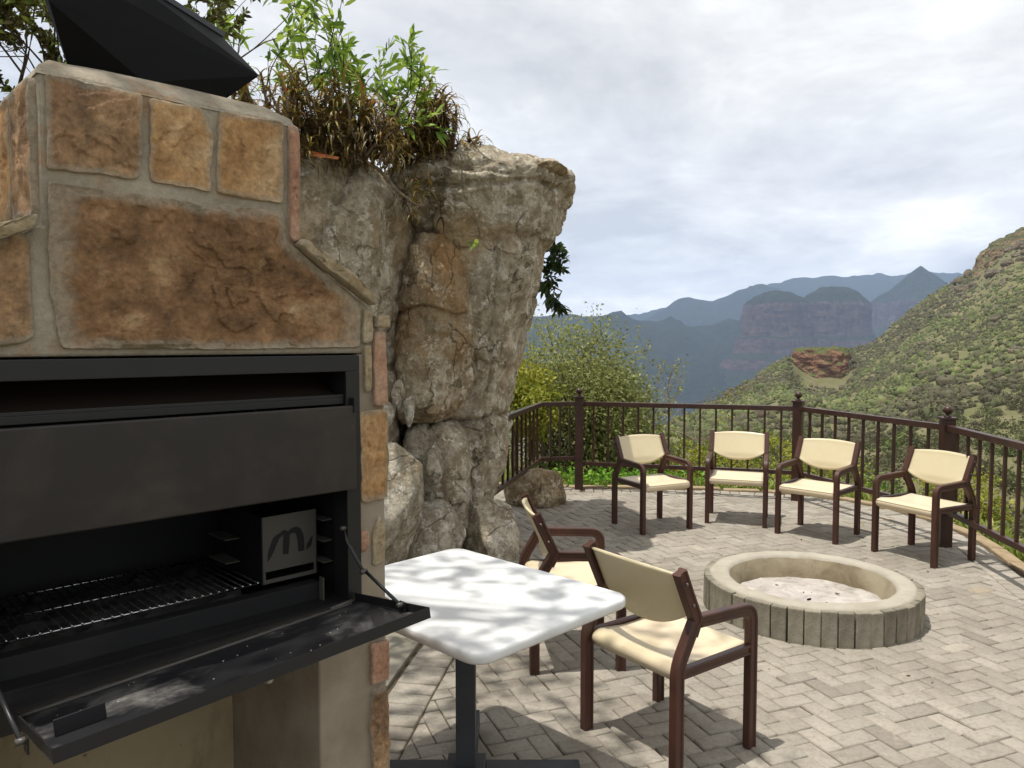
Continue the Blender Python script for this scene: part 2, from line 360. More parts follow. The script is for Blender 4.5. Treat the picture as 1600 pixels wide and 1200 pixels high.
MT['lf_dark'] = m_leaf('dark_green_leaf', [(0, '24331a'), (0.6, '3b4f2a'), (1, '5d7040')], 0.2, 0.35)
MT['lf_green'] = m_leaf('fresh_green_leaf', [(0, '4a7020'), (0.6, '6c9a2c'), (1, '93b840')], 0.35)
MT['lf_dry'] = m_leaf('dry_aloe_leaf', [(0, '463622'), (0.3, '64502f'), (0.55, '84703a'), (0.78, 'a58e46'), (0.93, '8a8f48'), (1, 'a8603e')], 0.25)
MT['lf_brush'] = m_leaf('brown_green_brush', [(0, '3a3018'), (0.5, '5a5628'), (0.8, '6f7d34'), (1, '8a9a44')], 0.3)
MT['lf_hill'] = m_leaf('hill_scrub_leaf', [(0, '585440'), (0.25, '66614a'), (0.5, '636642'), (0.75, '6c7646'), (0.92, '808a50'), (1, '8c8262')], 0.25, 0.9)
MT['grass'] = m_leaf('grass_blade', [(0, '5f6b2a'), (0.5, '7f8f3a'), (0.85, 'a3ab55'), (1, 'b9ae74')], 0.35, 0.6)
# ================================================================= SETTING
# ---------------------------------------------------------------- terrain
CREST_B = [-180, -60, -25, -5, 2, 9.5, 11.8, 14, 17.5, 20.6, 24.6, 26.8, 29.5, 31, 32.3, 33.7, 36.9, 42.5, 60, 120, 180]   # bearing
CREST_R = [120, 120, 90, 45, 45, 90, 170, 240, 310, 380, 420, 440, 450, 450, 450, 450, 440, 400, 300, 160, 120]              # distance
CREST_T = [.02, .03, .03, -.06, -.15, -.13, -.098, -.088, -.055, -.008, .006, .036, .071, .096, .129, .144, .19, .24, .22, .08, .02]  # rise over run seen from the terrace
EDGE_B = [-180, -40, -5, 2, 5, 14, 20, 24, 29, 32, 34, 40, 60, 180]
EDGE_R = [6, 8, 9.2, 8.8, 8.75, 8.8, 8.85, 8.75, 8.15, 7.55, 6.85, 6.1, 5.0, 6]
def terrain_z(r, b):
    rc = float(np.interp(b, CREST_B, CREST_R)); tc = float(np.interp(b, CREST_B, CREST_T)); r0 = float(np.interp(b, EDGE_B, EDGE_R))
    if r <= r0: return -0.13
    flat = float(np.interp(b, [-30, -6, 3, 8], [1, 1, 0, 0]))
    NT_R = [r0, r0 + 0.6, 14, 22, 45]; NT_Z = [-0.13, -0.20, -1.5, -3.2, -6.8]
    if r < 45 or rc <= 46: z = float(np.interp(r, NT_R, NT_Z))
    else: z = -6.8
    if r >= 45:
        if r < rc:
            t = math.log(r / 45.0) / math.log(rc / 45.0); t = t ** 1.15
            s = (-8.4 / 45.0) * (1 - t) + tc * t; z = 1.6 + s * r * math.cos(R(min(abs(b), 60)))
        else:
            zc = 1.6 + tc * rc * math.cos(R(min(abs(b), 60))) if rc > 46 else -6.8
            z = max(zc - (r - rc) * 0.38 - 0.0, -250.0)
    if 17 < b < 27 and 170 < r < 353:
        wb = float(np.interp(b, [19.7, 20.8, 23.2, 24.6], [0, 1, 1, 0])); wr = float(np.interp(r, [175, 290, 345, 352], [0, 1, 1, 0])); z -= 10.5 * wb * wr * wr
    if flat > 0:
        zf = -0.13 + 0.012 * max(0, r - 9)
        if r > 120: zf = max(zf - (r - 120) * 0.3, -250)
        z = z * (1 - flat) + zf * flat
    x, y = r * math.sin(R(b)), r * math.cos(R(b))
    am = min(max(r - r0, 0) * 0.018, 5.0) if r < 700 else 5.0
    z += am * noise.fractal((x / max(r * 0.12, 3) + 3.1, y / max(r * 0.12, 3), 1.3), 0.9, 2.1, 4) * (1.0 if r < 900 else 0.4)
    return max(z, -256.0)
def build_terrain():
    bs = list(np.arange(-180, -12, 4.0)) + list(np.arange(-12, 48, 0.28)) + list(np.arange(48, 180, 4.0))
    rs = [3.0, 4.5] + list(np.geomspace(5.2, 900, 190)) + list(np.geomspace(960, 7300, 28))
    V = [(0, 0, -0.13)]; nb = len(bs)
    for r in rs:
        for b in bs: V.append((r * math.sin(R(b)), r * math.cos(R(b)), terrain_z(r, b)))
    F = []
    for i in range(len(rs) - 1):
        for j in range(nb):
            a = 1 + i * nb + j; c = 1 + i * nb + (j + 1) % nb
            F.append((a, a + nb, c + nb, c))
    for j in range(nb): F.append((0, 1 + j, 1 + (j + 1) % nb, 0))
    F = [f for f in F if f[3] != 0]
    me = mesh_np('ground', V, F, smooth=True)
    k = Mat('scrubland_soil'); geo = k.n('ShaderNodeNewGeometry'); sp = k.n('ShaderNodeSeparateXYZ'); k.l(geo.outputs['Normal'], sp.inputs[0])
    n1 = k.noise(0.035, 8, 0.62, 0.5); n2 = k.noise(0.35, 8, 0.68, 0.3); n3 = k.noise(4, 6, 0.65)
    c = k.ramp(n1, [(0.30, '5c5c3e'), (0.45, '686647'), (0.58, '766e53'), (0.72, '84735a')])
    c = k.mix(k.ramp(n2, [(0.42, 0.7), (0.54, 0.0)]), c, '62643f')
    c = k.mix(k.ramp(n3, [(0.55, 0.0), (0.7, 0.5)]), c, '8f7f5e')
    g = k.done(c, 0.95, k.bump(n2, 0.8, 0.6, k.bump(n3, 0.5, 0.05)), spec=0.1)
    o = link('ground', me, mat=g); tag(o, kind='structure'); return o
build_terrain()

# ---------------------------------------------------------------- far mountains
def m_mountain(name, cliff, cliff2, veg, veg2, sc):
    k = Mat(name); geo = k.n('ShaderNodeNewGeometry'); sp = k.n('ShaderNodeSeparateXYZ'); k.l(geo.outputs['Normal'], sp.inputs[0])
    n1 = k.noise(0.012 * sc, 8, 0.65, 0.4); strat = k.noise(0.012 * sc, 8, 0.68, 0.9, stretch=(1.6, 1.6, 5)); n2 = k.noise(0.05 * sc, 7, 0.7)
    cl = k.mix(k.ramp(strat, [(0.38, 0.0), (0.62, 1.0)]), cliff, cliff2)
    ve = k.mix(k.ramp(n2, [(0.38, 0.0), (0.62, 1.0)]), veg, veg2)
    f = k.ramp(k.math('ADD', sp.outputs[2], k.math('MULTIPLY', k.math('SUBTRACT', n1, 0.5), 0.5)), [(0.36, 0.0), (0.52, 1.0)])
    return k.done(k.mix(f, cl, ve), 0.95, k.bump(n2, 0.9, 12.0), spec=0.05)
MT['butte'] = m_mountain('red_cliff_mountain', '4a3833', '68564c', '272d1c', '353926', 1.0)  # albedo kept dark to stand in for cloud shadow over the buttes
MT['range'] = m_mountain('cloud_shaded_wooded_mountain', '3a3430', '4c4540', '20261a', '2c3222', 0.6)  # cloud shadow on the ridges is put into these darkened wooded colours
def ridge(name, y0, pts, depth, floor, seed, amp=14, nx=150, ny=46, cliffy=0.0):
    xs = np.linspace(pts[0][0], pts[-1][0], nx); hs = np.interp(xs, [p[0] for p in pts], [p[1] for p in pts])
    V = []
    for j in range(ny):
        s = j / (ny - 1) * 2 - 1; d = abs(s)
        prof = (1 - d) ** 0.8 if cliffy == 0 else float(np.interp(d, [0, .08, .14, .2, 1], [1, .93, .72, .62, 0]))
        for i in range(nx):
            z = floor + (hs[i] - floor) * prof; y = y0 + s * depth; x = xs[i]
            w = 1 - abs(1 - 2 * prof) * 0.6 if d > 0.05 else 0.22
            q = 1.6 * noise.fractal((x / 130 + seed, y / 230, seed), 0.6, 2.1, 8) + 0.9 * abs(noise.noise((x / 110 + seed * 2, y / 420, 4))) - 0.35
            V.append((x, y, max(z + q * amp * w * (1 if d < 0.98 else 0), -256.0)))
    F = [(j * nx + i, j * nx + i + 1, (j + 1) * nx + i + 1, (j + 1) * nx + i) for j in range(ny - 1) for i in range(nx - 1)]
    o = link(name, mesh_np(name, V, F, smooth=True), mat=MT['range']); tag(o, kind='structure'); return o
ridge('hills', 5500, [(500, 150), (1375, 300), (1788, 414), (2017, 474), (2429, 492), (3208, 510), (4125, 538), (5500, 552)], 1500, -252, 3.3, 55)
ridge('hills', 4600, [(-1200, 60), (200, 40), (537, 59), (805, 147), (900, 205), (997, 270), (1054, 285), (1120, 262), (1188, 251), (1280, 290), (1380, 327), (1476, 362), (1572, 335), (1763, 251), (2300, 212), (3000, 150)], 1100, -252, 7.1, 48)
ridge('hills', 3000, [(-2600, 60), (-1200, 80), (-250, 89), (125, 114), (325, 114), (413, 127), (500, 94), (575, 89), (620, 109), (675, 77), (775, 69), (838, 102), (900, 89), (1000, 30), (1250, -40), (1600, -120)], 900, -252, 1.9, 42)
def butte(cx, cy, prof, seed, n=200, amp=0.07, name='butte'):
    """prof: (radius, z) from the top down"""
    rr = np.array([p[0] for p in prof], float); zz = np.array([p[1] for p in prof], float)
    L = np.concatenate([[0], np.cumsum(np.hypot(np.diff(rr), np.diff(zz)))]); m = 120
    s = np.linspace(0, 1, m) ** 1.25 * L[-1]; rr2 = np.interp(s, L, rr); zz2 = np.interp(s, L, zz)
    V = []
    for i in range(m):
        for k in range(n):
            a = 2 * math.pi * k / n; ca, sa = math.cos(a), math.sin(a)
            r = rr2[i]; st = 0.05 * noise.noise((zz2[i] / 17, seed, ca * 1.5)) + 0.05 * noise.noise((zz2[i] / 7, seed, sa * 2.0))
            q = amp * 1.4 * noise.fractal((ca * 2.6 + seed, sa * 2.6, zz2[i] / 220), 0.6, 2.2, 7) - 0.10 * max(0, noise.ridged_multi_fractal((ca * 3.1 + seed, sa * 3.1, zz2[i] / 500), .9, 2.1, 4, 1.0, 2.0) - 1.3) + 0.07 * abs(noise.noise((ca * 8 + seed, sa * 8, zz2[i] / 300))) + 0.03 * abs(noise.noise((ca * 21 + seed, sa * 21, zz2[i] / 120)))
            f = 1 + q + st * 0.35 * (1 if r > 40 else 0)
            V.append((cx + r * f * ca, cy + r * f * sa, zz2[i] + 5 * noise.fractal((ca * r / 60, sa * r / 60, seed), 0.8, 2.1, 4)))
    F = [(i * n + k, i * n + (k + 1) % n, (i + 1) * n + (k + 1) % n, (i + 1) * n + k) for i in range(m - 1) for k in range(n)]
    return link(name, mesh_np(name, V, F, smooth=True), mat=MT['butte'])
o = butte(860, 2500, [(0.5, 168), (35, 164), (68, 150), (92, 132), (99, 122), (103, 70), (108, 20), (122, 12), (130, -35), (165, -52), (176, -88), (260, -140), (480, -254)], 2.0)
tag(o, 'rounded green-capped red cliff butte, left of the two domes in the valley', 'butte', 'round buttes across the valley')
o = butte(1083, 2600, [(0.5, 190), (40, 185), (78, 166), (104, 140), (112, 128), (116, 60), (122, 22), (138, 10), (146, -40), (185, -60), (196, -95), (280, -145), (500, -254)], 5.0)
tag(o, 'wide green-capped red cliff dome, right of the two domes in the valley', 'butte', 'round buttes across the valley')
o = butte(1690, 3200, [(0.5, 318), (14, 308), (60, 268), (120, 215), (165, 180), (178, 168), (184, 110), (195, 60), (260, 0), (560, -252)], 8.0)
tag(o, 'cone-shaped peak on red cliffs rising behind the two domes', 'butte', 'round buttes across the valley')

# ---------------------------------------------------------------- haze
hb = MB().box(-7400, 7400, -7400, 7400, -262, 620)
hz = hb.build('haze', None); tag(hz, kind='stuff'); hz.data.materials.clear()
hm = bpy.data.materials.new('valley_haze'); hm.use_nodes = True; ht = hm.node_tree; ht.nodes.clear()
ho = ht.nodes.new('ShaderNodeOutputMaterial'); hv = ht.nodes.new('ShaderNodeVolumePrincipled')
hv.inputs['Color'].default_value = (0.53, 0.70, 1.0, 1); hv.inputs['Density'].default_value = 0.00014; hv.inputs['Anisotropy'].default_value = 0.1
ht.links.new(hv.outputs[0], ho.inputs['Volume']); hz.data.materials.append(hm)

# ---------------------------------------------------------------- terrace paving
EDGE = [(-1.4, 8.6), (-.4, 8.75), (.2, 8.66), (.8, 8.5), (1.4, 8.46), (2.08, 8.4), (2.6, 8.3), (3.1, 8.1), (3.5, 7.75), (3.75, 7.3), (3.87, 6.9), (3.9, 6.3), (3.82, 5.85), (3.72, 5.5), (3.52, 4.7), (3.35, 3.7), (3.2, 2.4), (3.1, 1.0), (3.0, -2.2)]
PATIO = EDGE + [(-3.2, -2.2), (-3.2, 6.0)]
def inside(x, y, poly):
    c = False; n = len(poly)
    for i in range(n):
        x1, y1 = poly[i]; x2, y2 = poly[(i + 1) % n]
        if (y1 > y) != (y2 > y) and x < (x2 - x1) * (y - y1) / (y2 - y1) + x1: c = not c
    return c
def edge_dist(x, y):
    best = 9
    for i in range(len(EDGE) - 1):
        (x1, y1), (x2, y2) = EDGE[i], EDGE[i + 1]; dx, dy = x2 - x1, y2 - y1
        t = max(0, min(1, ((x - x1) * dx + (y - y1) * dy) / (dx * dx + dy * dy))); best = min(best, math.hypot(x - x1 - t * dx, y - y1 - t * dy))
    return best
mb = MB(); n = len(PATIO)
mb.add([(x, y, -0.009) for x, y in PATIO] + [(x, y, -0.5) for x, y in PATIO], [tuple(range(n))] + [(i, i + n, (i + 1) % n + n, (i + 1) % n) for i in range(n)])
patio = mb.build('terrace', MT['joint']); tag(patio, kind='structure')
rng = random.Random(5)
PIT = (1.79, 4.55); PIT_R = 0.615
ANG = R(90 - 69); UX, UY = math.cos(ANG), math.sin(ANG)
spots = []     # x, y, angle, length, width
CURB = [(-.78, 2.0), (-.66, 2.9), (-.56, 3.6), (-.47, 4.15), (-.36, 4.9), (-.2, 5.4)]
def curb_x(y): return float(np.interp(y, [p[1] for p in CURB], [p[0] for p in CURB]))
CS = .088          # half a paver's length
for i in range(-90, 115):
    for j in range(-90, 140):
        m = (i - j) % 4
        if m == 0: cu, cv, a = (i + 1) * CS, (j + .5) * CS, ANG
        elif m == 2: cu, cv, a = (i + .5) * CS, j * CS, ANG + math.pi / 2
        else: continue
        x = cu * UX - cv * UY; y = cu * UY + cv * UX
        if y < 1.1 or x < -1.3 or abs(x) > y * 0.78 + 0.9: continue
        if not inside(x, y, EDGE + [(-3.2, -2.2), (-3.2, 6.0)]) or edge_dist(x, y) < 0.25: continue
        if math.hypot(x - PIT[0], y - PIT[1]) < PIT_R - 0.12: continue
        if y < 5.2 and x < curb_x(y) + 0.12: continue
        spots.append((x, y, a, 2, 1))
# soldier course along the wall kerb
y = 2.0
while y < 5.1:
    a = -.15 + R(1) * math.sin(y * 3); spots.append((curb_x(y) + 0.122, y, a, 2.28, 1.1)); y += .0985
# two soldier courses along the outer edge
def along(poly, step):
    out = []; acc = 0
    for (x1, y1), (x2, y2) in zip(poly[:-1], poly[1:]):
        L = math.hypot(x2 - x1, y2 - y1); t = acc
        while t < L:
            out.append((x1 + (x2 - x1) * t / L, y1 + (y2 - y1) * t / L, math.atan2(y2 - y1, x2 - x1))); t += step
        acc = t - L
    return out
for x, y, a in along(EDGE[1:], .0985):
    if y < 1.2: continue
    nx, ny = math.sin(a), -math.cos(a)
    spots.append((x + nx * .245, y + ny * .245, a + math.pi / 2, 2.28, 1.1))
def paver_mesh(rnd):
    L, W, c = CS - .0025, CS / 2 - .0025, .005
    v = [(sx * (L - c), sy * (W - c), 0) for sx, sy in ((-1, -1), (1, -1), (1, 1), (-1, 1))] + \
        [(sx * L, sy * W, -c * .8) for sx, sy in ((-1, -1), (1, -1), (1, 1), (-1, 1))] + [(sx * L, sy * W, -.05) for sx, sy in ((-1, -1), (1, -1), (1, 1), (-1, 1))]
    f = [(0, 1, 2, 3)] + [(4 + i, 4 + (i + 1) % 4, (i + 1) % 4, i) for i in range(4)] + [(8 + i, 8 + (i + 1) % 4, 4 + (i + 1) % 4, 4 + i) for i in range(4)]
    return np.array(v), np.array(f)
pv, pf = paver_mesh(0)
variants = []
for k in range(12):
    me = mesh_np('paver', pv, pf, rnd=[k / 11] * len(pf)); me.materials.append(MT['paver']); variants.append(me)
def seen(s):      # how large a paver shows from the terrace entrance; far or out of the field of view counts little
    x, y = s[0], s[1]
    if abs(x) > y * 0.68 or y < 2.75: return 99 + y
    if y < 5.2 and x < -.25: return y + 1.0
    return math.hypot(x, y)
spots.sort(key=seen)
bigV = []; bigF = []; bigR = []; cut = MB(); cutR = []
def half(poly, f):            # keep the side of the polygon where f >= 0
    out = []
    for i in range(len(poly)):
        p, q = poly[i], poly[(i + 1) % len(poly)]; a, b = f(p), f(q)
        if a >= 0: out.append(p)
        if (a >= 0) != (b >= 0): t = a / (a - b); out.append((p[0] + (q[0] - p[0]) * t, p[1] + (q[1] - p[1]) * t))
    return out
def f_kerb(p): return p[0] - curb_x(p[1]) - .232 if p[1] < 5.25 else 1
def f_edge(p): return (edge_dist(*p) if inside(p[0], p[1], PATIO) else -edge_dist(*p)) - .350
def f_pit(p): return math.hypot(p[0] - PIT[0], p[1] - PIT[1]) - (PIT_R - .06)
SOLD = set()
skipped = 0
for k, (x, y, a, L, W) in enumerate(spots):
    dz = rng.gauss(0, .0024); tx, ty = rng.gauss(0, .007), rng.gauss(0, .011); a2 = a + rng.gauss(0, .008)
    x += rng.gauss(0, .0012); y += rng.gauss(0, .0012)
    vi = min(11, max(0, int(rng.gauss(5.5, 1.9))))
    if (L, W) == (2, 1):
        ca, sa = math.cos(a2), math.sin(a2); pol = [(x + u * ca - v * sa, y + u * sa + v * ca) for u, v in [(a_ * (CS - .0025), b_ * (CS / 2 - .0025)) for a_, b_ in ((-1, -1), (1, -1), (1, 1), (-1, 1))]]
        if any(min(f_kerb(p), f_edge(p)) < 0 for p in pol):
            pol = half(half(pol, f_kerb), f_edge)
            if len(pol) > 2:
                n = len(pol); c = (sum(p[0] for p in pol) / n, sum(p[1] for p in pol) / n)
                ins = [(p[0] + (c[0] - p[0]) * .06, p[1] + (c[1] - p[1]) * .06) for p in pol]
                cut.add([(*p, dz) for p in ins] + [(*p, dz - .005) for p in pol] + [(*p, -.05) for p in pol], [tuple(range(n))] + [(i + o, (i + 1) % n + o, (i + 1) % n + o + n, i + o + n) for o in (0, n) for i in range(n)])
            continue
    if skipped < 300:
        skipped += 1
        o = bpy.data.objects.new('paver', variants[vi]); COL.objects.link(o); o.parent = patio
        o.location = (x, y, dz); o.rotation_euler = (tx, ty, a2); o.scale = (L / 2, W, 1)
    else:
        ca, sa = math.cos(a2), math.sin(a2)
        q = np.empty_like(pv); q[:, 0] = x + pv[:, 0] * L / 2 * ca - pv[:, 1] * W * sa; q[:, 1] = y + pv[:, 0] * L / 2 * sa + pv[:, 1] * W * ca
        q[:, 2] = pv[:, 2] + dz + tx * pv[:, 1] - ty * pv[:, 0]
        bigF.append(pf + len(bigV) * len(pv)); bigV.append(q); bigR += [vi / 11] * len(pf)
o = link('paving', mesh_np('paving', np.concatenate(bigV), np.concatenate(bigF), rnd=bigR), patio, mat=MT['paver']); tag(o, kind='stuff')
o = cut.build('cut_pavers', MT['paver'], patio); tag(o, kind='stuff'); at = o.data.attributes.new('rnd', 'FLOAT', 'FACE'); at.data.foreach_set('value', np.random.default_rng(4).uniform(.2, .8, len(o.data.polygons)).astype(np.float32))
# sandstone edging stones
er = random.Random(8)
for x, y, a in along(EDGE[1:], .42):
    if y < 2.5: continue
    nx, ny = math.sin(a), -math.cos(a); L = .2 + er.uniform(-.012, .008)
    o = MB().box(-L, L, -.050, .060, -.2, .012 + er.uniform(-.006, .01), .012).build('edging_stone', MT['edging'], patio, (x + nx * .065, y + ny * .065, 0)); o.rotation_euler = (0, 0, a + er.uniform(-.02, .02))
# concrete kerb strip beside the wall
mb = MB()
cv = [(x - .26, y) for x, y in CURB][::-1]; pl = CURB + cv; n = len(pl)
mb.add([(x, y, .012) for x, y in pl] + [(x, y, -.1) for x, y in pl], [tuple(range(n))] + [(i, i + n, (i + 1) % n + n, (i + 1) % n) for i in range(n)])
o = mb.build('kerb_strip', MT['curb'], patio)
# ================================================================= STONE BRAAI WALL
BR = (-0.395, 1.95, 0.0); BRZ = R(44.293)
wall = empty('stone_braai_wall', BR, BRZ)
tag(wall, 'sandstone-clad barbecue wall with stepped chimney at the left of the terrace', 'fireplace')
UPPER = [(.085, 1.572), (.06, 1.66), (.035, 1.695), (-.165, 1.822), (-.165, 2.115), (-.69, 2.115), (-.69, 1.822), (-.95, 1.67), (-1.03, 1.572)]
mb = MB()
mb.prism(UPPER, 0, .52)
mb.build('chimney_body', MT['mortar'], wall, bevel=.006)
MB().box(-.118, .084, .0, .55, -.1, .862).box(.0005, .0838, .0, .55, .8625, 1.570).build('side_pillar', MT['column_plaster'], wall, bevel=.006)
MB().box(-1.03, -.862, .0, .55, -.1, 1.570).build('side_pillar', MT['column_plaster'], wall, bevel=.008)
MB().box(-.861, -.119, .50, .56, -.1, .86).build('back_panel', MT['plaster'], wall)
MB().box(-.861, -.0002, .01, .56, .8635, .94).build('hearth_slab', MT['plaster'], wall)
# sloped mortar cap round the flue
mb = MB(); c0 = [(-.69, .0), (-.165, .0), (-.165, .52), (-.69, .52)]; c1 = [(-.655, .05), (-.215, .05), (-.215, .47), (-.655, .47)]
N = 14; vs = []; fs = []
def loopify(c, z, jit):
    out = []
    for i in range(4):
        (x1, y1), (x2, y2) = c[i], c[(i + 1) % 4]
        for k in range(N):
            t = k / N; x = x1 + (x2 - x1) * t; y = y1 + (y2 - y1) * t
            q = fr((x, y, z), 14, 3); out.append((x + q * jit, y + q * jit, z + q * jit))
    return out
cx0 = [(-.6925, -.0025), (-.1625, -.0025), (-.1625, .5225), (-.6925, .5225)]
L0 = loopify(cx0, 2.104, .0); L1 = loopify([(x * .985 - .006, y + .010) if y < .2 else (x * .985 - .006, y - .010) for x, y in c0], 2.124, .006); L2 = loopify(c1, 2.152, .008)
n = 4 * N; vs = L0 + L1 + L2
fs = [(r * n + i, r * n + (i + 1) % n, (r + 1) * n + (i + 1) % n, (r + 1) * n + i) for r in (0, 1) for i in range(n)] + [tuple(2 * n + i for i in range(n))]
mb.add(vs, fs, True); mb.build('mortar_cap', MT['mortar'], wall)

def slab(outline, t, mat, seed, relief=.008, K=26, NP=120, parent=wall, name='stone', jit=.004, label=None, plane='front', y_at=0.0):
    """a hewn stone: uneven outline, rough cleft face, set in the mortar"""
    P = [Vector((x, z)) for x, z in outline]; n = len(P); per = sum((P[(i + 1) % n] - P[i]).length for i in range(n)); pts = []
    for i in range(n):
        e = P[(i + 1) % n] - P[i]; m = max(2, int(NP * e.length / per))
        for k in range(m): pts.append(P[i] + e * (k / m))
    # soften corners
    for _ in range(2): pts = [(pts[i - 1] + pts[i] * 2 + pts[(i + 1) % len(pts)]) / 4 for i in range(len(pts))]
    c = sum(pts, Vector((0, 0))) / len(pts); m = len(pts); V = []; E = []
    for k in range(K + 1):
        s = 1 - k / K if k > 3 else (1, 1 - .25 / K, 1 - .7 / K, 1 - 1.6 / K)[k] if K > 14 else (1 - k / K if k > 2 else (1, .985, .95)[k])
        for i, p in enumerate(pts):
            j = 1 + jit / max((p - c).length, .02) * (fr((p.x, seed, p.y), 22, 3) + fr((p.x, seed, p.y), 70, 2) * .4)
            q = c + (p - c) * s * j
            edge_d = min((1 - s) * 1.0, 1)
            if k == 0: yy = .006
            elif k == 1: yy = -t * .8
            else:
                h = fr((q.x + seed, seed * 3, q.y), 9, 5, .8) * .9 - .5 * abs(noise.noise((q.x * 15 + seed, seed, q.y * 15))) - .25 * abs(noise.noise((q.x * 37 + seed, seed, q.y * 37)))
                h2 = fr((q.x + seed * 2, seed, q.y), 5, 3); stp = math.floor(h2 * 3.2 + .35 * fr((q.x, seed, q.y), 30, 3) + .5) * .55
                h3 = fr((q.x, seed, q.y), 34, 4, .7) * .35
                yy = -t - relief * (h + stp + h3) * min(1, edge_d * 14)
                yy = min(yy, -t * .4)
            V.append((q.x, yy, q.y)); E.append(edge_d)
    F = [(k * m + i, k * m + (i + 1) % m, (k + 1) * m + (i + 1) % m, (k + 1) * m + i) for k in range(K) for i in range(m)]
    if plane == 'left': V = [(y_at + v[1], v[0], v[2]) for v in V]
    if plane == 'right': V = [(y_at - v[1], v[0], v[2]) for v in V]
    me = mesh_np(name, V, F, smooth=True, vattr=E)
    bm = bmesh.new(); bm.from_mesh(me); bmesh.ops.recalc_face_normals(bm, faces=bm.faces[:]); bm.to_mesh(me); bm.free()
    o = link(name, me, parent, mat=mat)
    if label: o['label'] = label
    return o
slab([(-.680, 1.928), (-.680, 2.106), (-.505, 2.106), (-.512, 1.932)], .007, MT['sandstone_mixed'], 1.3, .007, label='mottled dark brown stone at top left of chimney')
slab([(-.494, 1.930), (-.492, 2.100), (-.385, 2.104), (-.360, 2.05), (-.368, 1.928)], .006, MT['sandstone_orange'], 4.1, .006)
slab([(-.355, 1.926), (-.347, 2.108), (-.192, 2.108), (-.198, 1.922)], .007, MT['sandstone_orange'], 7.7, .006)
slab([(-.667, 1.588), (-.684, 1.70), (-.680, 1.905), (-.40, 1.900), (-.198, 1.905), (-.19, 1.835), (-.10, 1.775), (.012, 1.698), (.008, 1.588), (-.3, 1.584)], .007, MT['sandstone_dark'], 2.6, .010, K=70, NP=330, label='large rough dark brown sandstone slab above the grill')
slab([(-.80, 1.592), (-.80, 1.76), (-.735, 1.808), (-.712, 1.80), (-.712, 1.612), (-.74, 1.594)], .008, MT['sandstone_mixed'], 9.2, .01)
slab([(-.95, 1.592), (-.90, 1.70), (-.815, 1.755), (-.815, 1.6)], .014, MT['sandstone_dark'], 11.2, .01)
# edge stones of the side cladding seen end-on
slab([(-.183, 1.834), (-.183, 2.112), (-.158, 2.104), (-.160, 1.834)], .016, MT['sandstone_pink'], 3.0, .003, 12, 70, name='edge_stone')
slab([(-.172, 1.832), (-.158, 1.846), (-.07, 1.800), (.052, 1.714), (.046, 1.692), (-.05, 1.75), (-.12, 1.794)], .030, MT['sandstone_pale'], 5.5, .008, 12, 110, name='coping_stone')
slab([(.016, 1.60), (.018, 1.685), (.043, 1.685), (.044, 1.60)], .012, MT['sandstone_pale'], 6.2, .003, 10, 60, name='edge_stone')
slab([(.020, 1.475), (.018, 1.592), (.038, 1.592), (.036, 1.475)], .014, MT['sandstone_pale'], 6.9, .003, 10, 60, name='edge_stone')
slab([(.050, 1.638), (.052, 1.668), (.088, 1.668), (.088, 1.638)], .024, MT['sandstone_pale'], 8.4, .003, 10, 60, name='edge_stone')
slab([(.046, 1.435), (.048, 1.630), (.082, 1.630), (.086, 1.435)], .014, MT['sandstone_pink'], 8.8, .004, 12, 70, name='edge_stone')
slab([(.006, 1.188), (.004, 1.424), (.088, 1.426), (.092, 1.30), (.086, 1.186)], .009, MT['sandstone_orange'], 10.5, .006, 18, 90)
slab([(.004, 1.06), (.004, 1.115), (.024, 1.115), (.028, 1.085), (.02, 1.058)], .008, MT['sandstone_pink'], 12.5, .003, 8, 50)
slab([(.040, 1.02), (.036, 1.10), (.058, 1.15), (.080, 1.12), (.076, 1.02)], .008, MT['sandstone_pale'], 13.5, .004, 8, 50)
slab([(.028, .828), (.030, .915), (.086, .925), (.086, .822)], .014, MT['sandstone_orange'], 14.5, .005, 14, 70)
slab([(.030, .705), (.028, .815), (.084, .812), (.086, .70)], .012, MT['sandstone_pink'], 15.5, .004, 12, 70)
slab([(.034, .44), (.024, .60), (.032, .692), (.08, .690), (.084, .45)], .015, MT['sandstone_mixed'], 16.5, .008, 14, 80)
slab([(.030, .20), (.028, .43), (.082, .432), (.084, .2)], .015, MT['sandstone_mixed'], 17.5, .008, 14, 80)
# left flank of the chimney (faces the camera side too)
slab([(.02, 1.835), (.015, 2.10), (.16, 2.105), (.17, 1.84)], .016, MT['sandstone_mixed'], 19.0, .008, 16, 80, plane='left', y_at=-.69)
slab([(.185, 1.84), (.18, 2.10), (.34, 2.1), (.35, 1.84)], .016, MT['sandstone_orange'], 20.0, .008, 16, 80, plane='left', y_at=-.69)
slab([(.36, 1.84), (.355, 2.10), (.50, 2.1), (.505, 1.84)], .016, MT['sandstone_dark'], 21.0, .008, 16, 80, plane='left', y_at=-.69)
slab([(-.93, 1.695), (-.945, 1.72), (-.80, 1.80), (-.70, 1.842), (-.70, 1.815), (-.80, 1.77)], .03, MT['sandstone_pale'], 22.0, .008, 12, 90, name='coping_stone')
# right flank
slab([(.03, .2), (.03, .8), (.48, .8), (.48, .2)], .012, MT['sandstone_mixed'], 23.0, .01, 18, 90, plane='right', y_at=.084)
slab([(.03, .83), (.03, 1.4), (.48, 1.4), (.48, .83)], .012, MT['sandstone_orange'], 24.0, .01, 18, 90, plane='right', y_at=.084)
slab([(.03, 1.85), (.03, 2.1), (.48, 2.1), (.48, 1.85)], .010, MT['sandstone_pink'], 25.0, .006, 18, 90, plane='right', y_at=-.165)

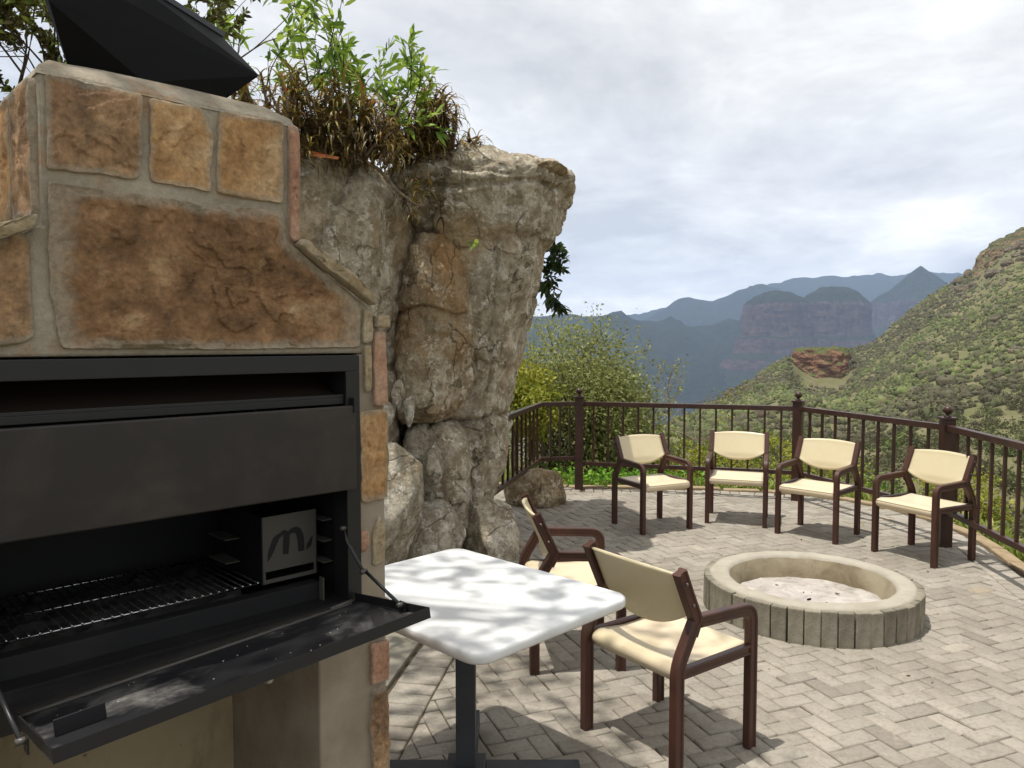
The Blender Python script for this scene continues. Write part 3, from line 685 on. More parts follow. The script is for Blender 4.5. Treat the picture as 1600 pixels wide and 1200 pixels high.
# ---------------------------------------------------------------- chimney cowl
cow = empty('chimney_cowl', BR, BRZ); tag(cow, 'black angular sheet-metal cowl on top of the stone chimney', 'chimney cowl')
def hull(pts, name, mat, parent):
    bm = bmesh.new()
    for p in pts: bm.verts.new(p)
    r = bmesh.ops.convex_hull(bm, input=bm.verts[:]); bmesh.ops.delete(bm, geom=[g for g in r['geom_interior'] if isinstance(g, bmesh.types.BMVert)], context='VERTS')
    bmesh.ops.recalc_face_normals(bm, faces=bm.faces[:]); me = bpy.data.meshes.new(name); bm.to_mesh(me); bm.free(); return link(name, me, parent, mat=mat)
hull([(-.609, .10, 2.150), (-.478, .060, 2.150), (-.302, .10, 2.150), (-.199, .10, 2.240), (-.265, .15, 2.326), (-.412, .12, 2.359), (-.656, .05, 2.263), (-.69, .06, 2.36), (-.66, .10, 2.45), (-.53, .14, 2.43),
      (-.50, .40, 2.150), (-.302, .40, 2.150), (-.26, .40, 2.240), (-.30, .40, 2.326), (-.412, .40, 2.40), (-.52, .42, 2.36), (-.50, .40, 2.46)], 'hood', MT['cowl'], cow)
# top sheet lying on the hood's sloping edge
mb = MB(); a, b, c = Vector((-.262, .150, 2.328)), Vector((-.41, .120, 2.362)), Vector((-.53, .14, 2.434))
off = Vector((.004, 0, .011)); bk = Vector((-.02, .20, .0))
for p, q in ((a, b), (b, c)):
    mb.add([p, q, q + off, p + off, p + bk, q + bk, q + bk + off, p + bk + off], [(0, 1, 2, 3), (4, 7, 6, 5), (0, 4, 5, 1), (3, 2, 6, 7), (0, 3, 7, 4), (1, 5, 6, 2)])
mb.build('top_sheet', MT['cowl_edge'], cow)

# ---------------------------------------------------------------- built-in charcoal grill
gr = empty('built_in_grill', BR, BRZ); tag(gr, 'black steel built-in charcoal grill with half-raised door and folded-down flap', 'grill')
X0, X1, ZB, ZT = -.861, 0.0, .944, 1.568
mb = MB(); fw = .040; ya, yb = -.014, .05
mb.box(X0, X1, ya, yb, ZT - fw, ZT).box(X1 - fw, X1, ya, yb, ZB, ZT - fw - .0005).box(X0, X0 + fw, ya, yb, ZB, ZT - fw - .0005)
mb.build('frame', MT['black_steel'], gr, bevel=.0015)
# firebox: sides, back, floor, sloping throat plate
mb = MB(); t = .004
mb.box(X0 + .03, X0 + .034, .051, .49, ZB, ZT - .002).box(X1 - .034, X1 - .03, .051, .49, ZB, ZT - .002).box(X0 + .0345, X1 - .0345, .486, .49, ZB, ZT - .002).box(X0 + .0345, X1 - .0345, -.010, .4855, ZB - .002, ZB + .004)
mb.add([(X0 + .036, .05, ZT - .003), (X1 - .036, .05, ZT - .003), (X1 - .036, .48, ZT - .0025), (X0 + .036, .48, ZT - .0025)], [(0, 1, 2, 3)])
mb.build('firebox', MT['soot'], gr)
MB().add([(X0 + .041, .012, 1.452), (X1 - .041, .012, 1.452), (X1 - .041, .11, 1.50), (X0 + .041, .11, 1.50), (X1 - .041, .20, 1.558), (X0 + .041, .20, 1.558)], [(0, 1, 2, 3), (3, 2, 4, 5)]).build('throat_plate', MT['hood_brown'], gr)
MB().box(X0 + .041, X1 - .041, -.004, .012, 1.446, 1.462).box(X0 + .041, X1 - .041, -.004, -.001, 1.462, 1.470).build('door_track', MT['black_steel'], gr, bevel=.001)
door = MB().box(X0 + .02, X1 - .021, -.030, -.017, 1.232, 1.443).build('sliding_door', MT['panel_steel'], gr, bevel=.004, seg=3)
MB().box(X1 - .030, X1 - .018, -.034, -.014, 1.425, 1.462).build('door_catch', MT['black_steel'], gr, bevel=.001)
# shelf brackets on the right wall, three levels
for z in (1.03, 1.085, 1.14):
    MB().box(X1 - .062, X1 - .0345, .07, .20, z, z + .003).build('bracket', MT['bare_steel'], gr)
    MB().box(X1 - .062, X1 - .0345, .28, .42, z, z + .003).build('bracket', MT['bare_steel'], gr)
for z in (1.04, 1.10): MB().box(-.262, -.225, .20, .30, z, z + .003).build('bracket', MT['bare_steel'], gr)
MB().box(X0 + .001, X1 - .001, -.004, .004, .862, ZB - .003).build('apron', MT['black_steel'], gr)
# front ledge below the grid
mb = MB().box(X0 + .036, -.084, .046, .052, ZB + .004, .992).box(X0 + .036, -.084, .0525, .085, .986, .992); mb.build('ledge', MT['soot'], gr, bevel=.001)
MB().box(-.088, -.084, .028, .0455, ZB + .0045, 1.006).build('ledge_end', MT['bare_steel'], gr)
# fold-down flap with raised rims, held slightly above level
fl = empty('flap', (0, -.016, .946)); fl.parent = gr; fl.rotation_euler = (-math.atan2(.04, .31), 0, 0)
FX0, FX1, FD = -.775, -.022, .312
mb = MB().box(FX0, FX1, -FD, 0, -.003, 0)
ft = mb.build('flap', MT['flap_steel'], gr); ft.location = fl.location; ft.rotation_euler = (fl.rotation_euler[0], -.058, 0); bpy.data.objects.remove(fl)
MB().box(FX1 - .003, FX1, -FD, -.004, .0005, .020).build('rim', MT['black_steel'], ft)
MB().box(FX0, FX0 + .003, -FD, -.004, .0005, .020).build('rim', MT['black_steel'], ft)
MB().box(FX0, FX1, -FD - .003, -FD - .0002, -.004, .020).build('rim', MT['black_steel'], ft)
MB().tube([(FX0 + .01, -.03, .003), (FX1 - .03, -.03, .003)], .004, 8).build('hinge_rod', MT['bare_steel'], ft)
MB().tube([(FX1 - .085, -.026, .006), (FX1 - .02, -.020, .006)], .005, 8).build('hinge', MT['bare_steel'], ft)
MB().box(FX0 + .028, FX0 + .110, -.206, -.202, .0005, .030).build('stop_plate', MT['black_steel'], ft, bevel=.001)
MB().lathe([(.0, -.020), (.008, -.018), (.010, -.010), (.005, -.004), (.005, -.0032)], (-.40, -.285, 0), 12).build('knob', MT['chrome'], ft)
er = random.Random(3)
mb = MB()
for _ in range(22):
    x, y, s = er.uniform(FX0 + .05, FX1 - .05), er.uniform(-.29, -.05), er.uniform(.0006, .0018)
    mb.box(x - s, x + s, y - s * .7, y + s * .7, .0004, .0004 + s, s * .3)
mb.build('crumbs', MT['ash'], ft); bpy.data.objects['crumbs']['kind'] = 'stuff'
# folding stays
for xs, dz in ((-.046, -.002), (-.806, -.045)):
    s1, s2, s3 = Vector((xs, -.004, 1.132)), Vector((xs - .008, -.105, 1.046 + dz)), Vector((xs + .006, -.235, .993 + dz))
    st = MB().tube([s1, s1 + Vector((.002, -.012, -.03)), s2], .0042, 8).build('stay', MT['black_steel'], gr)
    MB().tube([s2 + Vector((.004, .004, .003)), s3], .0042, 8).build('stay', MT['black_steel'], gr)
    for p in (s1, s2, s3): MB().tube([p + Vector((-.008, 0, 0)), p + Vector((.010, 0, 0))], .006, 10).build('pivot', MT['bare_steel'], gr)
    MB().box(s3.x + .006, s3.x + .009, s3.y - .012, s3.y + .012, .972 + dz, .999 + dz).build('stay_lug', MT['black_steel'], gr)

# ---------------------------------------------------------------- ember basket with cut-out letter
eb = empty('ember_basket', BR, BRZ); tag(eb, 'grey steel ember basket with cut-out m logo in the grill', 'ember basket')
E0, E1, EZ0, EZ1 = -.212, -.066, 1.000, 1.168
MB().box(E0, E1, .098, .101, 1.030, EZ1).box(E0, E1, .098, .101, EZ0, 1.010).box(E0, E0 + .006, .098, .101, 1.0102, 1.0298).box(E1 - .006, E1, .098, .101, 1.0102, 1.0298).build('front_plate', MT['bare_steel'], eb)
MB().box(E0 - .003, E0 - .0003, .098, .34, EZ0, EZ1).build('side_plate', MT['soot'], eb)
MB().box(E1 + .0003, E1 + .003, .098, .34, EZ0, EZ1).build('side_plate', MT['soot'], eb)
MB().box(E0, E1, .101, .34, EZ0, EZ0 + .003).build('base_plate', MT['soot'], eb)
# logo: a brush-like m and a comma tail, as strokes of varying width
def stroke(pts, wid):
    pts = [Vector((x, z)) for x, z in pts]; dense = []; ws = []
    for i in range(len(pts) - 1):
        p0, p1, p2, p3 = pts[max(i - 1, 0)], pts[i], pts[i + 1], pts[min(i + 2, len(pts) - 1)]
        for k in range(8):
            t = k / 8; dense.append(.5 * ((2 * p1) + (p2 - p0) * t + (2 * p0 - 5 * p1 + 4 * p2 - p3) * t * t + (3 * p1 - p0 - 3 * p2 + p3) * t ** 3)); ws.append(wid[i] * (1 - t) + wid[i + 1] * t)
    dense.append(pts[-1]); ws.append(wid[-1]); V = []; m = len(dense)
    for i, p in enumerate(dense):
        d = (dense[min(i + 1, m - 1)] - dense[max(i - 1, 0)]).normalized(); nn = Vector((-d.y, d.x))
        for s in (1, -1):
            q = p + nn * ws[i] * s; V.append((q.x, 0, q.y))
    return V, [(2 * i, 2 * i + 1, 2 * i + 3, 2 * i + 2) for i in range(m - 1)]
mb = MB(); lx, lz = E0, 1.0
for k, (pts, wid) in enumerate([([(.012, .056), (.020, .078), (.034, .108), (.048, .122)], [.0005, .0075, .0085, .001]),
                 ([(.040, .108), (.052, .121), (.062, .116), (.062, .092), (.060, .066)], [.001, .006, .0085, .009, .0075]),
                 ([(.060, .100), (.074, .121), (.092, .122), (.101, .104), (.103, .084), (.104, .066)], [.001, .006, .0085, .0095, .0090, .0085]),
                 ([(.118, .068), (.126, .080), (.136, .100)], [.001, .0070, .0005])]):
    V, F = stroke([(lx + x, lz + z) for x, z in pts], wid); mb.add([(x, .0972 - k * .0003, z) for x, y, z in V], F)
mb.build('logo', MT['soot'], eb)

# ---------------------------------------------------------------- cooking grid
cg = empty('cooking_grid', BR, BRZ); tag(cg, 'wire cooking grid with bright front rail inside the grill', 'grill grid')
GX0, GX1, GY0, GY1, GZ = -.815, -.232, .092, .40, 1.012
for y, nm in ((GY0, 'front_rail'), (.245, 'cross_rail'), (GY1, 'rear_rail')): MB().tube([(GX0, y, GZ - .004), (GX1, y, GZ - .004)], .0027, 8).build(nm, MT['chrome'], cg)
rod = MB().tube([(0, GY0 - .004, 0), (0, GY1 + .004, 0)], .0019, 6).build('rod', MT['rod_dark'], cg); n_r = 30
tip = MB().lathe([(.0001, -.0032), (.0028, -.0016), (.0032, 0), (.0028, .0016), (.0001, .0032)], (0, GY0 - .005, 0), 8).build('rod_end', MT['chrome'], rod)
rod.location = (GX0, 0, GZ)
for k in range(1, n_r + 1):
    r2 = copy_tree(rod, cg); r2.location = (GX0 + (GX1 - GX0) * k / n_r, 0, GZ)
# ember bed below
V = []; nx, ny = 50, 26
for j in range(ny):
    for i in range(nx):
        x = -.815 + .585 * i / (nx - 1); y = .10 + .36 * j / (ny - 1); V.append((x, y, .955 + .022 * (fr((x, y, 0), 22, 4) + .4)))
F = [(j * nx + i, j * nx + i + 1, (j + 1) * nx + i + 1, (j + 1) * nx + i) for j in range(ny - 1) for i in range(nx - 1)]
o = link('ash_bed', mesh_np('ash_bed', V, F), None, mat=m_flat('dark_ash', '2b2927', '4a4744', 30, 0.95, 0.6)); o.location = BR; o.rotation_euler = (0, 0, BRZ); tag(o, 'dark grey ash and charcoal bed under the wire grid', 'ash', kind='stuff')
# ================================================================= ROCKS
def displace(V, F, amp, seed, freqs=((1.6, 1.0, 3), (5.0, .45, 5), (16, .20, 5)), strata=0.0, cracks=(), vf=1.5, facet=1.5, crk=.16):
    """push vertices along their normals by layered noise; V list of tuples, F quads or tris"""
    V = np.array(V, float); F = np.array(F)
    a = V[F[:, 1]] - V[F[:, 0]]; b = V[F[:, -1]] - V[F[:, 0]]; fn = np.cross(a, b)
    nrm = np.zeros_like(V)
    for k in range(F.shape[1]): np.add.at(nrm, F[:, k], fn)
    nrm /= np.maximum(np.linalg.norm(nrm, axis=1, keepdims=True), 1e-9)
    out = V.copy()
    for i in range(len(V)):
        p = V[i]; d = 0.0
        for f, w, oc in freqs: d += w * noise.fractal((p[0] * f + seed, p[1] * f - seed * .7, p[2] * f + seed * 2.1), .75, 2.15, oc)
        qv = Vector((p[0] * vf + seed, p[1] * vf, p[2] * vf * .75 - seed)); dd, cc = noise.voronoi(qv); nv = noise.noise_vector(cc[0] * 3.7)
        d = d * .62 + facet * nv.dot(qv - cc[0]) - crk * math.exp(-((dd[1] - dd[0]) / .07) ** 2)
        r = noise.ridged_multi_fractal((p[0] * 2.3 + seed, p[1] * 2.3, p[2] * 1.3), .9, 2.0, 3, 1.0, 2.0)
        d -= .12 * max(0, r - 1.25)
        if strata: d += strata * math.sin(p[2] * 16 + 2.2 * noise.noise((p[0] * 1.4, p[1] * 1.4, seed)))
        for c in cracks: d -= c(p)
        out[i] = p + nrm[i] * d * amp
    return out
def loft_rock(rows, seed, mat, name, parent, nz=80, nc=110, ex=2.6, amp=.10, strata=.0, cracks=(), yslope=0.0):
    z = [r[0] for r in rows]; zs = np.linspace(z[0], z[-1], nz); cols = [np.interp(zs, z, [r[k] for r in rows]) for k in (1, 2, 3, 4)]
    for _ in range(3):
        cols = [np.concatenate([[c[0]], (c[:-2] + 2 * c[1:-1] + c[2:]) / 4, [c[-1]]]) for c in cols]
    V = []
    for i in range(nz):
        xl, xr, yf, yb = (c[i] for c in cols); cx, cy, rx, ry = (xl + xr) / 2, (yf + yb) / 2, (xr - xl) / 2, (yb - yf) / 2
        for k in range(nc):
            a = 2 * math.pi * k / nc; ca, sa = math.cos(a), math.sin(a)
            V.append((cx + rx * math.copysign(abs(ca) ** (2 / ex), ca), cy + ry * math.copysign(abs(sa) ** (2 / ex), sa), zs[i]))
    F = [(i * nc + k, i * nc + (k + 1) % nc, (i + 1) * nc + (k + 1) % nc, (i + 1) * nc + k) for i in range(nz - 1) for k in range(nc)]
    # close the top with shrinking rings, gently domed
    base = len(V) - nc; last = base; xl, xr, yf, yb = (c[-1] for c in cols); cx, cy = (xl + xr) / 2, (yf + yb) / 2
    for q in range(1, 13):
        s = 1 - q / 12.5; st = len(V)
        for k in range(nc):
            x, y, zz = V[base + k]; V.append((cx + (x - cx) * s, cy + (y - cy) * s, zz + .05 * (1 - s * s)))
        F += [(last + k, last + (k + 1) % nc, st + (k + 1) % nc, st + k) for k in range(nc)]; last = st
    W = displace(V, F, amp, seed, strata=strata, cracks=cracks)
    o = link(name, mesh_np(name, W, F, smooth=True), parent, mat=mat); return o
def blob_rock(c, dims, seed, mat, name, sub=5, amp=.1, ex=1.0, planes=9, parent=None, rot=0.0, cut=.80):
    bm = bmesh.new(); bmesh.ops.create_icosphere(bm, subdivisions=sub, radius=1); bm.verts.index_update()
    V = [v.co.copy() for v in bm.verts]; F = [[v.index for v in f.verts] for f in bm.faces]; bm.free()
    rg = random.Random(int(seed * 100)); pl = []
    for _ in range(planes):
        n = Vector((rg.gauss(0, 1), rg.gauss(0, 1), rg.gauss(0, .9))).normalized(); pl.append((n, rg.uniform(cut - .12, cut + .12)))
    for v in V:
        for n, h in pl:
            e = v.dot(n) - h
            if e > 0: v -= n * e * .88
    P = [(v.x * dims[0], v.y * dims[1], v.z * dims[2]) for v in V]
    s = sum(dims) / 3; W = displace(P, F, amp, seed, freqs=((1.1 / s, .9 * s, 3), (3.4 / s, .34 * s, 4), (12 / s, .12 * s, 4)), vf=1.0 / s, facet=1.0 * s, crk=.06 * s)
    o = link(name, mesh_np(name, W, F, smooth=True), parent, c, mat); o.rotation_euler = (0, 0, rot); return o
rock = empty('rock_outcrop', (-.35, 6.3, 0)); tag(rock, 'tall overhanging grey and brown rock outcrop beside the railing', 'rock')
def rel(rows, off=(-.35, 6.3)): return [(z, a - off[0], b - off[0], c - off[1], d - off[1]) for z, a, b, c, d in rows]
def crack_h(z0, slope, w=.035, dep=.9): return lambda p: dep * math.exp(-((p[2] - z0 - slope * p[0] - .05 * noise.noise((p[0] * 5, p[1] * 5, 1))) / w) ** 2)
def crack_v(x0, slope, w=.03, dep=.8): return lambda p: dep * math.exp(-((p[0] - x0 - slope * p[2] - .06 * noise.noise((p[2] * 4, 3, 1))) / w) ** 2) if p[1] < .2 else 0
# cap block with the overhanging lip
loft_rock(rel([(2.30, -.78, .22, 5.64, 7.3), (2.42, -.82, .30, 5.58, 7.4), (2.60, -.98, .38, 5.55, 7.45), (2.80, -1.05, .46, 5.50, 7.5), (2.90, -1.0, .46, 5.56, 7.5), (2.97, -.92, .40, 5.70, 7.4), (3.02, -.80, .32, 5.90, 7.3)]), 3.1, MT['rock'], 'cap_block', rock, 90, 220, 3.0, .11, .05, cracks=(crack_h(2.72, .06, .02, .35),))
tb_ = blob_rock((.60, -.46, 2.875), (.17, .26, .085), 41.2, MT['boulder_tan'], 'broken_tip', 5, .14, planes=10, parent=rock, cut=.7); tb_['label'] = 'freshly broken pale yellow edge of the overhang'
# right slab, leaning in towards its foot
loft_rock(rel([(.05, -.58, -.26, 6.0, 7.0), (.30, -.60, -.17, 5.92, 7.1), (.60, -.62, -.10, 5.88, 7.1), (.95, -.66, -.03, 5.86, 7.2), (1.05, -.66, -.02, 5.85, 7.2), (1.3, -.68, .00, 5.82, 7.2), (1.6, -.70, .08, 5.74, 7.2), (1.9, -.72, .17, 5.68, 7.2), (2.2, -.75, .25, 5.62, 7.2), (2.46, -.75, .31, 5.60, 7.2)]), 6.4, MT['rock'], 'right_slab', rock, 150, 200, 3.2, .085, .0, cracks=(crack_h(.98, .16, .022, .9), crack_v(.12, .05, .02, .45)))
# brown left lobe under the cap
loft_rock(rel([(1.00, -.86, -.44, 5.62, 6.8), (1.10, -.92, -.36, 5.50, 6.8), (1.35, -.94, -.30, 5.46, 6.8), (1.6, -.93, -.26, 5.48, 6.8), (1.76, -.90, -.27, 5.52, 6.8), (1.86, -.90, -.27, 5.46, 6.8), (2.1, -.88, -.26, 5.46, 6.8), (2.30, -.86, -.28, 5.50, 6.8), (2.42, -.80, -.34, 5.6, 6.8)]), 9.8, MT['rock_brown'], 'left_lobe', rock, 110, 180, 2.5, .08, .02, cracks=(crack_h(1.80, -.05, .02, .5),))
# lower block below the horizontal split
loft_rock(rel([(-.05, -.62, -.34, 5.75, 6.8), (.15, -.72, -.28, 5.64, 6.8), (.45, -.82, -.24, 5.58, 6.8), (.75, -.88, -.26, 5.60, 6.8), (.93, -.86, -.32, 5.66, 6.8), (.99, -.80, -.40, 5.74, 6.8)]), 12.2, MT['rock'], 'lower_block', rock, 80, 160, 2.4, .075)
lb = empty('rock_outcrop', (-1.25, 5.9, 0)); tag(lb, 'broad grey lichen-covered rock face behind the stone chimney', 'rock')
loft_rock(rel([(-.1, -2.3, -.86, 5.25, 7.0), (.6, -2.4, -.88, 5.2, 7.0), (1.1, -2.5, -.85, 5.12, 7.0), (1.6, -2.5, -.83, 5.02, 7.1), (2.0, -2.5, -.76, 4.95, 7.2), (2.35, -2.4, -.72, 4.90, 7.2), (2.62, -2.3, -.76, 4.92, 7.2), (2.78, -2.2, -.86, 5.00, 7.1), (2.84, -2.1, -.98, 5.12, 7.0)], (-1.25, 5.9)), 15.7, MT['rock'], 'rock_face', lb, 150, 230, 2.6, .10, .0, cracks=(crack_v(.40, .02, .05, .3),))
def boulder(c, dims, seed, mat, label, **k):
    k.setdefault('planes', 16); k['cut'] = k.get('cut', .8) - .12
    return tag(blob_rock(c, dims, seed, MT[mat], 'boulder', **k), label, 'boulder', 'boulders at the foot of the outcrop')
boulder((.26, 7.55, .08), (.37, .33, .27), 2.2, 'boulder_tan', 'low tan boulder under the left end of the railing', cut=.86)
boulder((-.16, 5.80, .12), (.30, .30, .34), 4.4, 'rock', 'grey-brown boulder between the outcrop and the side-on chair', cut=.86)
boulder((-.63, 5.42, .16), (.31, .34, .33), 6.3, 'boulder', 'rounded grey boulder at the foot of the outcrop behind the table', cut=.88)
boulder((-.86, 4.95, .55), (.36, .33, .51), 8.8, 'boulder', 'large pale lichen-spotted boulder beside the barbecue wall', cut=.82)
boulder((-.575, 5.45, .70), (.15, .15, .18), 11.1, 'boulder', 'small angular grey rock wedged beside the large pale boulder', sub=4, cut=.72)
boulder((-.87, 5.22, 1.12), (.095, .1, .10), 13.3, 'boulder', 'small round grey stone on the large pale boulder, nearest the wall', sub=4)
boulder((-.70, 5.26, 1.16), (.065, .10, .15), 15.8, 'boulder', 'upright wedge of grey stone on the large pale boulder', sub=4, cut=.62)
boulder((-.79, 5.30, 1.20), (.055, .08, .15), 17.2, 'rock', 'thin dark stone splinter behind the upright wedge stone', sub=4, cut=.6)

# hillside cliffs, far
MT['cliff'] = m_mountain('ochre_cliff', '7d5340', 'a08466', '5a6038', '6a6b42', 9.0)
MT['cliff_tan'] = m_mountain('tan_cliff', '7d6a52', 'a58f72', '5a5c40', '6f6c4c', 9.0)
cl = loft_rock([(-1.0, -1.25, 1.2, -.5, 1.0), (-.4, -1.2, 1.15, -.5, 1.0), (.2, -1.15, 1.1, -.46, 1.0), (.55, -1.12, 1.0, -.42, 1.0), (.72, -1.05, .8, -.3, 1.0)], 21.5, MT['cliff'], 'cliff', None, 60, 150, 3.0, .16, .02)
cl.location = (131, 325, -9.0); cl.scale = (10.5, 10.5, 10.5); cl.rotation_euler = (0, 0, R(-22))
tag(cl, 'low red-orange cliff outcrop on the green hillside', 'cliff')
cl = loft_rock([(-1.2, -1.3, 2.6, -.5, 1.2), (-.4, -1.2, 2.5, -.5, 1.2), (.2, -1.1, 2.4, -.42, 1.2), (.6, -.9, 2.3, -.34, 1.2), (.85, -.5, 2.2, -.2, 1.2), (1.15, .2, 2.0, .0, 1.2)], 25.1, MT['cliff_tan'], 'cliff', None, 70, 180, 2.6, .20, .03)
cl.location = (228, 352, 38); cl.scale = (13, 13, 13); cl.rotation_euler = (0, 0, R(-30))
tag(cl, 'tan rocky cliff band at the top of the right-hand hillside', 'cliff')
# ================================================================= FIRE PIT
pit = empty('fire_pit', (PIT[0], PIT[1], 0)); tag(pit, 'round concrete-block fire pit with ash in the middle of the terrace', 'fire pit')
NB = 46; pr = random.Random(2)
for k in range(NB):
    a = 2 * math.pi * (k + pr.uniform(-.08, .08)) / NB; h = .186 + pr.uniform(-.005, .003); w = .0402 + pr.uniform(-.0015, .0006)
    b = MB().box(-.045, .045, -w, w, -.03, h, .006).build('block', MT['pit_block'], pit); rr = PIT_R - .045 + pr.uniform(-.004, .003)
    b.location = (rr * math.cos(a), rr * math.sin(a), 0); b.rotation_euler = (pr.gauss(0, .012), pr.gauss(0, .012), a + pr.gauss(0, .02))
def ring_mesh(prof, n, seed, jit):
    V = []
    for r, z in prof:
        for k in range(n):
            a = 2 * math.pi * k / n; q = fr((r * math.cos(a), r * math.sin(a), z), 6, 4, seed=seed)
            V.append(((r + jit * q) * math.cos(a), (r + jit * q) * math.sin(a), z + jit * .5 * fr((math.cos(a) * r, math.sin(a) * r, 3), 9, 3)))
    F = [(i * n + k, i * n + (k + 1) % n, (i + 1) * n + (k + 1) % n, (i + 1) * n + k) for i in range(len(prof) - 1) for k in range(n)]
    return V, F
V, F = ring_mesh([(.575, .10), (.582, .176), (.578, .189), (.56, .196), (.53, .198), (.50, .198), (.485, .196), (.472, .188), (.466, .176)], 160, 2, .008)
link('rim', mesh_np('rim', V, F, smooth=True), pit, mat=MT['pit_rim'])
V, F = ring_mesh([(.4665, .178), (.458, .15), (.445, .10), (.44, .05), (.435, .0)], 160, 2, .010)
link('inner_wall', mesh_np('inner_wall', V, F, smooth=True), pit, mat=MT['pit_in'])
V = [(0, 0, .055)]; n = 110; m = 34
for i in range(1, m + 1):
    r = .455 * i / m
    for k in range(n):
        a = 2 * math.pi * k / n; x, y = r * math.cos(a), r * math.sin(a); V.append((x, y, .055 + .012 * fr((x, y, 0), 5, 4) + .002 * fr((x, y, 2), 30, 3)))
F = [(1 + i * n + k, 1 + (i + 1) * n + k, 1 + (i + 1) * n + (k + 1) % n, 1 + i * n + (k + 1) % n) for i in range(m - 1) for k in range(n)]
link('ash', mesh_np('ash', V, F, smooth=True), pit, mat=MT['ash'])
cr = random.Random(4)
for k in range(9):
    a, r = cr.uniform(0, 6.28), .36 * math.sqrt(cr.random()); s = cr.uniform(.008, .022)
    o = blob_rock((r * math.cos(a), r * math.sin(a), .06), (s, s * .7, s * .5), 30 + k, MT['soot'], 'charcoal', 2, .15, parent=pit, rot=cr.uniform(0, 3))

# ================================================================= CHAIRS
def round_path(pts, rad, seg=6):
    """polyline in the side plane (y, z) with its corners rounded"""
    pts = [Vector(p) for p in pts]; out = [pts[0]]
    for i in range(1, len(pts) - 1):
        a, b, c = pts[i - 1], pts[i], pts[i + 1]; r = rad[i] if isinstance(rad, dict) else rad
        d1, d2 = (a - b).normalized(), (c - b).normalized(); p1, p2 = b + d1 * r, b + d2 * r
        for k in range(seg + 1):
            t = k / seg; out.append(p1 * (1 - t) ** 2 + b * 2 * t * (1 - t) + p2 * t * t)
    out.append(pts[-1]); return out
def beam(path, x, w, th, groove=True):
    """sweep an I-shaped moulded section along a side-plane path; w across the chair, th in the plane"""
    h, t, g, c = w / 2, th / 2, .0045, .004; gi = t * .52
    sec = [(-h + c, -t), (h - c, -t), (h, -t + c), (h, -gi), (h - g, -gi + .003), (h - g, gi - .003), (h, gi), (h, t - c), (h - c, t), (-h + c, t), (-h, t - c), (-h, gi), (-h + g, gi - .003), (-h + g, -gi + .003), (-h, -gi), (-h, -t + c)]
    n = len(sec); V = []; F = []; m = len(path)
    for i, p in enumerate(path):
        d1 = (path[i] - path[i - 1]).normalized() if i else (path[1] - path[0]).normalized()
        d2 = (path[i + 1] - path[i]).normalized() if i < m - 1 else d1
        d = (d1 + d2).normalized(); nn = Vector((-d.y, d.x)); k = 1 / max(.5, d.dot(d1))
        for sx, sn in sec: q = p + nn * sn * k; V.append((x + sx, q.x, q.y))
    for i in range(m - 1):
        for k in range(n): F.append((i * n + k, i * n + (k + 1) % n, (i + 1) * n + (k + 1) % n, (i + 1) * n + k))
    F += [tuple(range(n))[::-1], tuple((m - 1) * n + k for k in range(n))]
    return V, F
